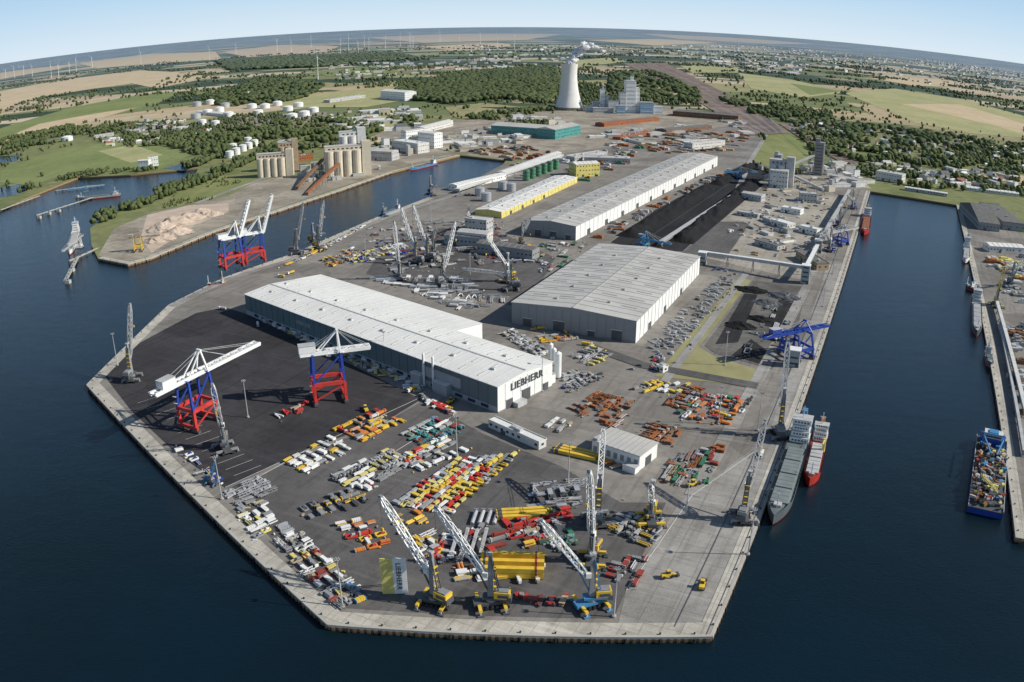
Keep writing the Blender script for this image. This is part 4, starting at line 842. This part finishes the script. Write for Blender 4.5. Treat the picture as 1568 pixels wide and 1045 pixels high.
def yard(px,nu,nv,cols,kinds=(0,2,4,5,1,3,8,9),L=8,W=4,h=2.6,fill=.85,jit=.12,ang=None,name='crane_part_stack'):
    c=[Vector(S(*p)) for p in px]; mb=MB(); o=sum(c,Vector((0,0)))/4
    kinds=tuple(kinds)+(8,4)
    e=(c[1]-c[0])
    for j in range(nv):
        i=0
        while i<nu:
            kr=random.choice(kinds); cr_=random.choice(cols); run=random.randint(1,4); quarter=1.57 if R()<.35 else 0; k2r=random.choice([cr_,cr_,'lgrey','dgrey',random.choice(cols)])
            for _ in range(run):
                if i>=nu: break
                if R()<fill:
                    u=(i+.5+U(-jit,jit))/nu; v=(j+.5+U(-jit,jit))/nv
                    p=(c[0].lerp(c[1],u)).lerp(c[3].lerp(c[2],u),v)-o; a=math.atan2(e.y,e.x)+quarter+U(-.05,.05)
                    k_=cr_ if R()<.8 else random.choice(list(cols)+['grey','tan']); s_=U(.8,1.1)
                    mb.at(p.x,p.y,0,a); part(mb,kr if R()<.85 else random.choice(kinds),L*s_,W*U(.75,1.05),h*U(.6,1.1),k_,k2r)
                i+=1
    for i in range(int(nu*nv*.6)):
        u,v=U(-.05,1.05),U(-.05,1.05); p=(c[0].lerp(c[1],u)).lerp(c[3].lerp(c[2],u),v)-o; mb.at(p.x,p.y,0,U(0,3)); mb.box(0,0,0,U(.6,2.8),U(.4,1.2),U(.3,1),random.choice(cols+['grey','dgrey','tan','lgrey']))
    return mb.obj(name,(o.x,o.y,.36))
def auto(px,cols,kinds=(0,2,4,5,1,3),sp=6.8,**k):
    c=[Vector(S(*p)) for p in px]; lu=((c[1]-c[0]).length+(c[2]-c[3]).length)/2; lv=((c[3]-c[0]).length+(c[2]-c[1]).length)/2
    return yard(px,max(1,round(lu/sp)),max(1,round(lv/(sp*.68))),cols,kinds,L=sp*.86,W=sp*.44,**k)
auto([(340,755),(400,732),(425,752),(365,785)],['grey','lgrey','silver'],(1,2,6))
auto([(358,785),(405,765),(430,805),(392,830)],['white','lyellow','white','grey'],(0,4,2))
auto([(432,708),(510,668),(540,688),(465,728)],['white','white','yellow','offwhite'],(0,0,4),fill=.9)
auto([(505,660),(580,628),(622,645),(555,680)],['yellow','yellow','offwhite','orange','red'],(7,4,0))
auto([(612,665),(665,640),(715,655),(650,690)],['teal','white','lblue','dred','lgrey'],(0,2,5))
auto([(495,735),(590,690),(655,700),(560,755)],['white','red','lyellow','lgrey','white','grey'],(0,4,2,5))
auto([(600,705),(680,670),(720,690),(640,725)],['red','white','white','grey','yellow'],(0,4,7))
auto([(600,775),(700,705),(795,695),(690,790)],['yellow','silver','red','white','silver','lyellow'],(0,4,2,0),sp=6.2,fill=.97,jit=.06)
auto([(455,780),(540,750),(570,765),(480,808)],['grey','dgrey','yellow','grey'],(0,2,5))
auto([(510,805),(575,790),(600,835),(545,850)],['yellow','red','white','orange'],(0,4,7,2),fill=.7)
auto([(420,835),(465,815),(560,915),(512,935)],['white','dred','grey','lyellow','lgrey','grey','tan'],(0,2,4,1,6),fill=.9,sp=6)
auto([(402,815),(440,800),(455,820),(420,838)],['silver','red','white'],(0,4))
auto([(600,795),(640,775),(655,800),(612,822)],['yellow','yellow','orange'],(3,4,0))
auto([(655,860),(680,820),(745,800),(725,860)],['white','lgrey','red','grey'],(0,5,2,1),fill=.8)
auto([(770,800),(850,780),(850,830),(740,855)],['red','red','yellow','dred'],(7,2,4),sp=9)
auto([(690,870),(830,850),(832,890),(700,892)],['yellow','orange','dred','white'],(3,7,3,4),sp=9,fill=.75,jit=.1)
auto([(808,742),(895,735),(890,775),(815,790)],['grey','lgrey','silver','dgrey'],(1,2,6),sp=8)
auto([(775,795),(880,775),(880,845),(845,850)],['red','grey','green','dgrey','white','teal'],(0,2,4,5),sp=7,fill=.7)
auto([(868,628),(915,602),(970,616),(945,660)],['rust','rust','rust','brown'],(2,6,1,4,0)); auto([(972,668),(998,648),(1048,660),(1030,684)],['rust','rust','brown'],(2,6,4))
auto([(830,655),(850,640),(880,650),(860,665)],['white','lgrey'],(0,4)); 
auto([(1005,740),(1035,700),(1110,680),(1085,745)],['grey','rust','green','rust','lgrey','tan','dred','rust'],(2,4,0,6,1),fill=.75)
auto([(1030,640),(1065,605),(1155,610),(1125,655)],['red','green','rust','white','grey','dgrey','rust','orange'],(0,2,4,6,5),fill=.75)
auto([(965,598),(1000,585),(1070,590),(1040,615)],['yellow','white','grey','lyellow'],(7,0,4),fill=.6)
auto([(1015,620),(1050,590),(1080,595),(1040,630)],['rust','rust','grey'],(2,4))
auto([(875,548),(905,530),(940,545),(905,562)],['grey','lgrey','lyellow'],(2,1,7,0)); auto([(810,505),(860,500),(890,525),(835,530)],['yellow','yellow','orange','lgrey'],(2,7,6),fill=.55)
auto([(765,512),(785,505),(845,540),(825,550)],['white','lgrey','grey','silver'],(0,4,2),sp=5.6)
auto([(860,575),(885,568),(925,580),(870,605)],['lgrey','grey','silver'],(0,2),sp=5.6)
auto([(925,810),(950,790),(1015,795),(1005,850)],['grey','yellow','lgrey','silver','lgrey'],(0,2,4,5,1)); auto([(925,885),(945,855),(1000,850),(975,905)],['dred','white','grey','lyellow'],(0,4,2))
auto([(785,925),(795,908),(870,912),(868,938)],['red','orange','white','dred'],(0,5),sp=8); 
auto([(520,900),(545,890),(570,915),(545,930)],['lblue','white','yellow'],(0,5)); auto([(630,830),(660,815),(690,860),(650,880)],['white','lgrey','yellow'],(0,2,1))
auto([(880,695),(900,690),(960,712),(940,725)],['yellow','lyellow','orange'],(7,7,4),sp=8); auto([(940,760),(960,750),(1030,785),(1010,795)],['tan','grey','yellow'],(7,1),sp=9,fill=.5)
auto([(415,500),(440,498),(650,590),(640,605)],['white','lgrey','lyellow','grey'],(0,4),sp=6.5,fill=.6); auto([(520,395),(610,372),(640,385),(545,405)],['grey','white','lyellow','lgrey','blue'],(0,2,4,1),fill=.55)
auto([(490,400),(540,380),(560,390),(510,410)],['yellow','orange','white','dgrey'],(5,0),fill=.5); auto([(560,350),(760,335),(800,400),(600,420)],['grey','lgrey','grey','offwhite','dred','dgrey','lgrey'],(0,1,2,5,6),sp=12,fill=.35)
auto([(560,425),(700,425),(785,465),(640,450)],['silver','lgrey','white'],(1,1,6),sp=13,fill=.7); auto([(640,450),(700,455),(750,470),(700,475)],['white','lgrey'],(1,6),sp=10)
auto([(430,410),(470,395),(560,345),(520,370)],['yellow','grey','white'],(0,5,2),sp=9,fill=.35)
auto([(800,400),(850,360),(900,375),(850,420)],['grey','lgrey','green','white'],(0,2,4),sp=11,fill=.3)
auto([(1135,540),(1180,450),(1225,455),(1190,560)],['grey','dgrey','grey','lgrey'],(2,5,6),sp=12,fill=.2)
auto([(262,668),(340,740),(330,750),(255,690)],['lgrey','blue','white'],(0,2),sp=7,fill=.4); auto([(415,640),(470,615),(480,625),(425,650)],['white','red','lgrey'],(6,2),sp=9,fill=.6)
auto([(640,605),(690,625),(700,640),(655,620)],['yellow','white','red'],(5,0),sp=7,fill=.6)
mb=MB(); x,y=S(785,868)
for i in range(6):
    for j in range(2-(i%2)): mb.box(0,(i-3)*3.2,j*3.1+.3,32,2.7,2.8,'yellow'); mb.box(12,(i-3)*3.2,j*3.1+.2,1,3,3.1,'dred'); mb.box(-14,(i-3)*3.2,j*3.1+.25,1,2.9,3,'dgrey')
mb.obj('boom_girder_stack',(x,y,.36),-.05)
for px in ((880,700),(800,795)):
    mb=MB(); x,y=S(*px)
    for i in range(3): mb.box(0,i*3.4,.3,28,2.4,2.2,'yellow'); mb.box(-12,i*3.4,.2,2,2.8,2.6,'dgrey')
    mb.obj('boom_girder_stack',(x,y,.36),-.45 if px[0]>850 else .1)
mb=MB(); x,y=S(715,850)
for i in range(4): mb.beam((i*5-8,0,.8),(i*5-5,16,5+i%2),1.6,'lgrey',1.2); mb.beam((i*5-8,18,.6),(i*5-5,14,5+i%2),.8,'dgrey')
mb.obj('crane_tower_section',(x,y,.36))
mb=MB(); x,y=S(745,805)
for i in range(4): mb.tube((i*4-8,0,.8),(i*4-6,13,.9),1.1,'lgrey' if i%2 else 'silver'); mb.box(i*4-6,13,.1,2.6,.8,2.4,'grey')
mb.obj('crane_tower_section',(x,y,.36))
x,y=S(606,912); mb=MB(); mb.box(-3.3,0,1,6,.8,21,'lyellow'); mb.box(2.9,0,1,6.4,.8,21,'white')
for s_ in (-1,1): mb.beam((s_*5,.5,18),(s_*5,9,0),.5,'grey'); mb.beam((s_*5,.5,.5),(s_*5,9,0.2),.5,'grey')
ob=mb.obj('advertising_hoarding',(x,y,.36),.08)
m2=me.copy(); t=bpy.data.objects.new('panel_lettering',m2); bpy.context.collection.objects.link(t); t.parent=ob; t.location=(1.2,-.5,11.5); t.rotation_euler=(math.pi/2,math.pi/2,0); t.scale=(.45,.45,.45)
# ------------------------------------------------------------------ vehicles, masts
def truck(px,rot,c='yellow',s=.8):
    x,y=S(*px); mb=MB(); mb.box(-2,0,1,9,2.5,.5,'dgrey'); mb.box(-2.4,0,1.5,8,2.6,2,c); mb.box(4,0,.9,2.4,2.5,2.6,'white',.9); mb.box(5.15,0,2.1,.15,2,1,'glass')
    for i in (-5,-3.5,3.6): mb.wheel(i,1.15,.5,.4); mb.wheel(i,-1.15,.5,.4)
    o=mb.obj('parked_truck',(x,y,.4),rot); o.scale=(s,s,s)
def loader(px,rot):
    x,y=S(*px); mb=MB(); mb.box(-1,0,1,5,2.6,1.4,'yellow'); mb.box(.3,0,2.4,1.8,1.8,1.7,'glass'); mb.box(.3,0,4.1,2,2,.2,'yellow'); mb.beam((1.2,0,2.2),(5,0,1),.7,'yellow'); mb.box(5.4,0,.3,1.2,3,1.2,'dgrey')
    for i in (-2.4,1.6): mb.wheel(i,1.3,.9,.7); mb.wheel(i,-1.3,.9,.7)
    mb.obj('wheel_loader',(x,y,.4),rot)
def car(px,rot,c):
    x,y=S(*px); mb=MB(); mb.box(0,0,.35,4.4,1.8,.65,c); mb.box(-.2,0,1,2.5,1.6,.55,'glass',.8); mb.box(-.2,0,1.55,1.9,1.3,.08,c)
    for i in (-1.4,1.4): mb.wheel(i,.8,.34,.25); mb.wheel(i,-.8,.34,.25)
    mb.obj('parked_car',(x,y,.4),rot)
loader((1075,900),1.2); loader((1022,885),.2); loader((560,630),2); loader((1060,745),.4); loader((690,618),1)
for p in ((340,475),(430,425),(445,420),(1110,640),(630,600),(545,500),(395,500),(900,530),(1165,700)): truck(p,U(0,6),random.choice(['yellow','lgrey','white','orange','lgrey']))
for i in range(80):
    z=random.choice([((1090,410),(1130,425)),((850,600),(980,560)),((1185,395),(1200,380)),((1000,565),(1010,545)),((700,300),(740,295)),((560,375),(600,365)),((1250,330),(1235,380)),((740,390),(800,402)),((820,420),(850,400))])
    f=R(); car((z[0][0]+(z[1][0]-z[0][0])*f+U(-5,5),z[0][1]+(z[1][1]-z[0][1])*f+U(-3,3)),U(0,6),random.choice(['white','dgrey','lgrey','red','blue','silver']))
def mast(px,h=28):
    x,y=S(*px); mb=MB(); mb.cyl(0,0,0,1.1,1.1,.8,'concrete',10); mb.cyl(0,0,.8,.4,.2,h,'lgrey',8); mb.cyl(0,0,h-.5,1.1,1.1,.3,'grey',10)
    for i in range(6): a=i*1.047; mb.box(1.3*math.cos(a),1.3*math.sin(a),h-.2,.5,.5,.6,'lgrey')
    mb.obj('floodlight_mast',(x,y,.36))
for p in ((525,930),(340,765),(940,945),(1050,790),(700,700),(870,745),(180,560),(380,640),(590,560),(1160,660),(1100,650),(720,430),(560,400),(880,440),(1110,560),(1260,470),(1275,420),(1300,330),(830,600),(1145,850),(660,340)): mast(p)

# ------------------------------------------------------------------ camera, sky, sun
cam=bpy.data.cameras.new("Camera");co=bpy.data.objects.new("Camera",cam);bpy.context.collection.objects.link(co)
co.location=(0,0,H);co.rotation_euler=(math.pi/2-P,0,0); bpy.context.scene.camera=co
fm=F/1568*36; cam.lens=fm; cam.type='PANO';cam.clip_end=300000
c=cam.cycles if hasattr(cam,'cycles') and hasattr(cam.cycles,'panorama_type') else cam
cam.sensor_width=36;cam.sensor_height=36*682/1024;cam.sensor_fit='HORIZONTAL'
c.panorama_type='FISHEYE_LENS_POLYNOMIAL'; c.fisheye_fov=math.pi
c.fisheye_polynomial_k0=0;c.fisheye_polynomial_k1=-1/fm;c.fisheye_polynomial_k2=0;c.fisheye_polynomial_k3=0;c.fisheye_polynomial_k4=0
w=bpy.data.worlds.new("World");bpy.context.scene.world=w;w.use_nodes=True
nt=w.node_tree;sk=nt.nodes.new('ShaderNodeTexSky');sk.sky_type='NISHITA';sk.sun_disc=False;EL=math.radians(34);AZ=math.radians(97)
sk.sun_elevation=EL;sk.sun_rotation=AZ;sk.air_density=1.0;sk.dust_density=0.3;sk.ozone_density=1.5
STR=.095
tc=N(nt,'ShaderNodeTexCoord'); sx=N(nt,'ShaderNodeSeparateXYZ'); nt.links.new(tc.outputs['Generated'],sx.inputs[0])
low=ramp(nt,sx.outputs[2],[(0,(.7,.82,.91)),(.05,(.5,.7,.88)),(.16,(.2,.4,.68))])
vm=N(nt,'ShaderNodeVectorMath',operation='SCALE'); nt.links.new(low,vm.inputs[0]); vm.inputs[3].default_value=1/STR
mr=N(nt,'ShaderNodeMapRange'); nt.links.new(sx.outputs[2],mr.inputs[0]); mr.inputs[1].default_value=.1; mr.inputs[2].default_value=.35
nt.links.new(mixc(nt,mr.outputs[0],vm.outputs[0],sk.outputs[0]),nt.nodes['Background'].inputs[0]);nt.nodes['Background'].inputs[1].default_value=STR
l=bpy.data.lights.new('sun','SUN');l.energy=5.0;l.angle=math.radians(.5);l.color=(1,.95,.86);lo=bpy.data.objects.new('sun',l);bpy.context.collection.objects.link(lo)
sv=Vector((math.cos(EL)*math.sin(AZ),math.cos(EL)*math.cos(AZ),math.sin(EL))); lo.rotation_euler=sv.to_track_quat('Z','Y').to_euler()
vs_=bpy.context.scene.view_settings; vs_.view_transform='Standard'; vs_.look='None'; vs_.exposure=0
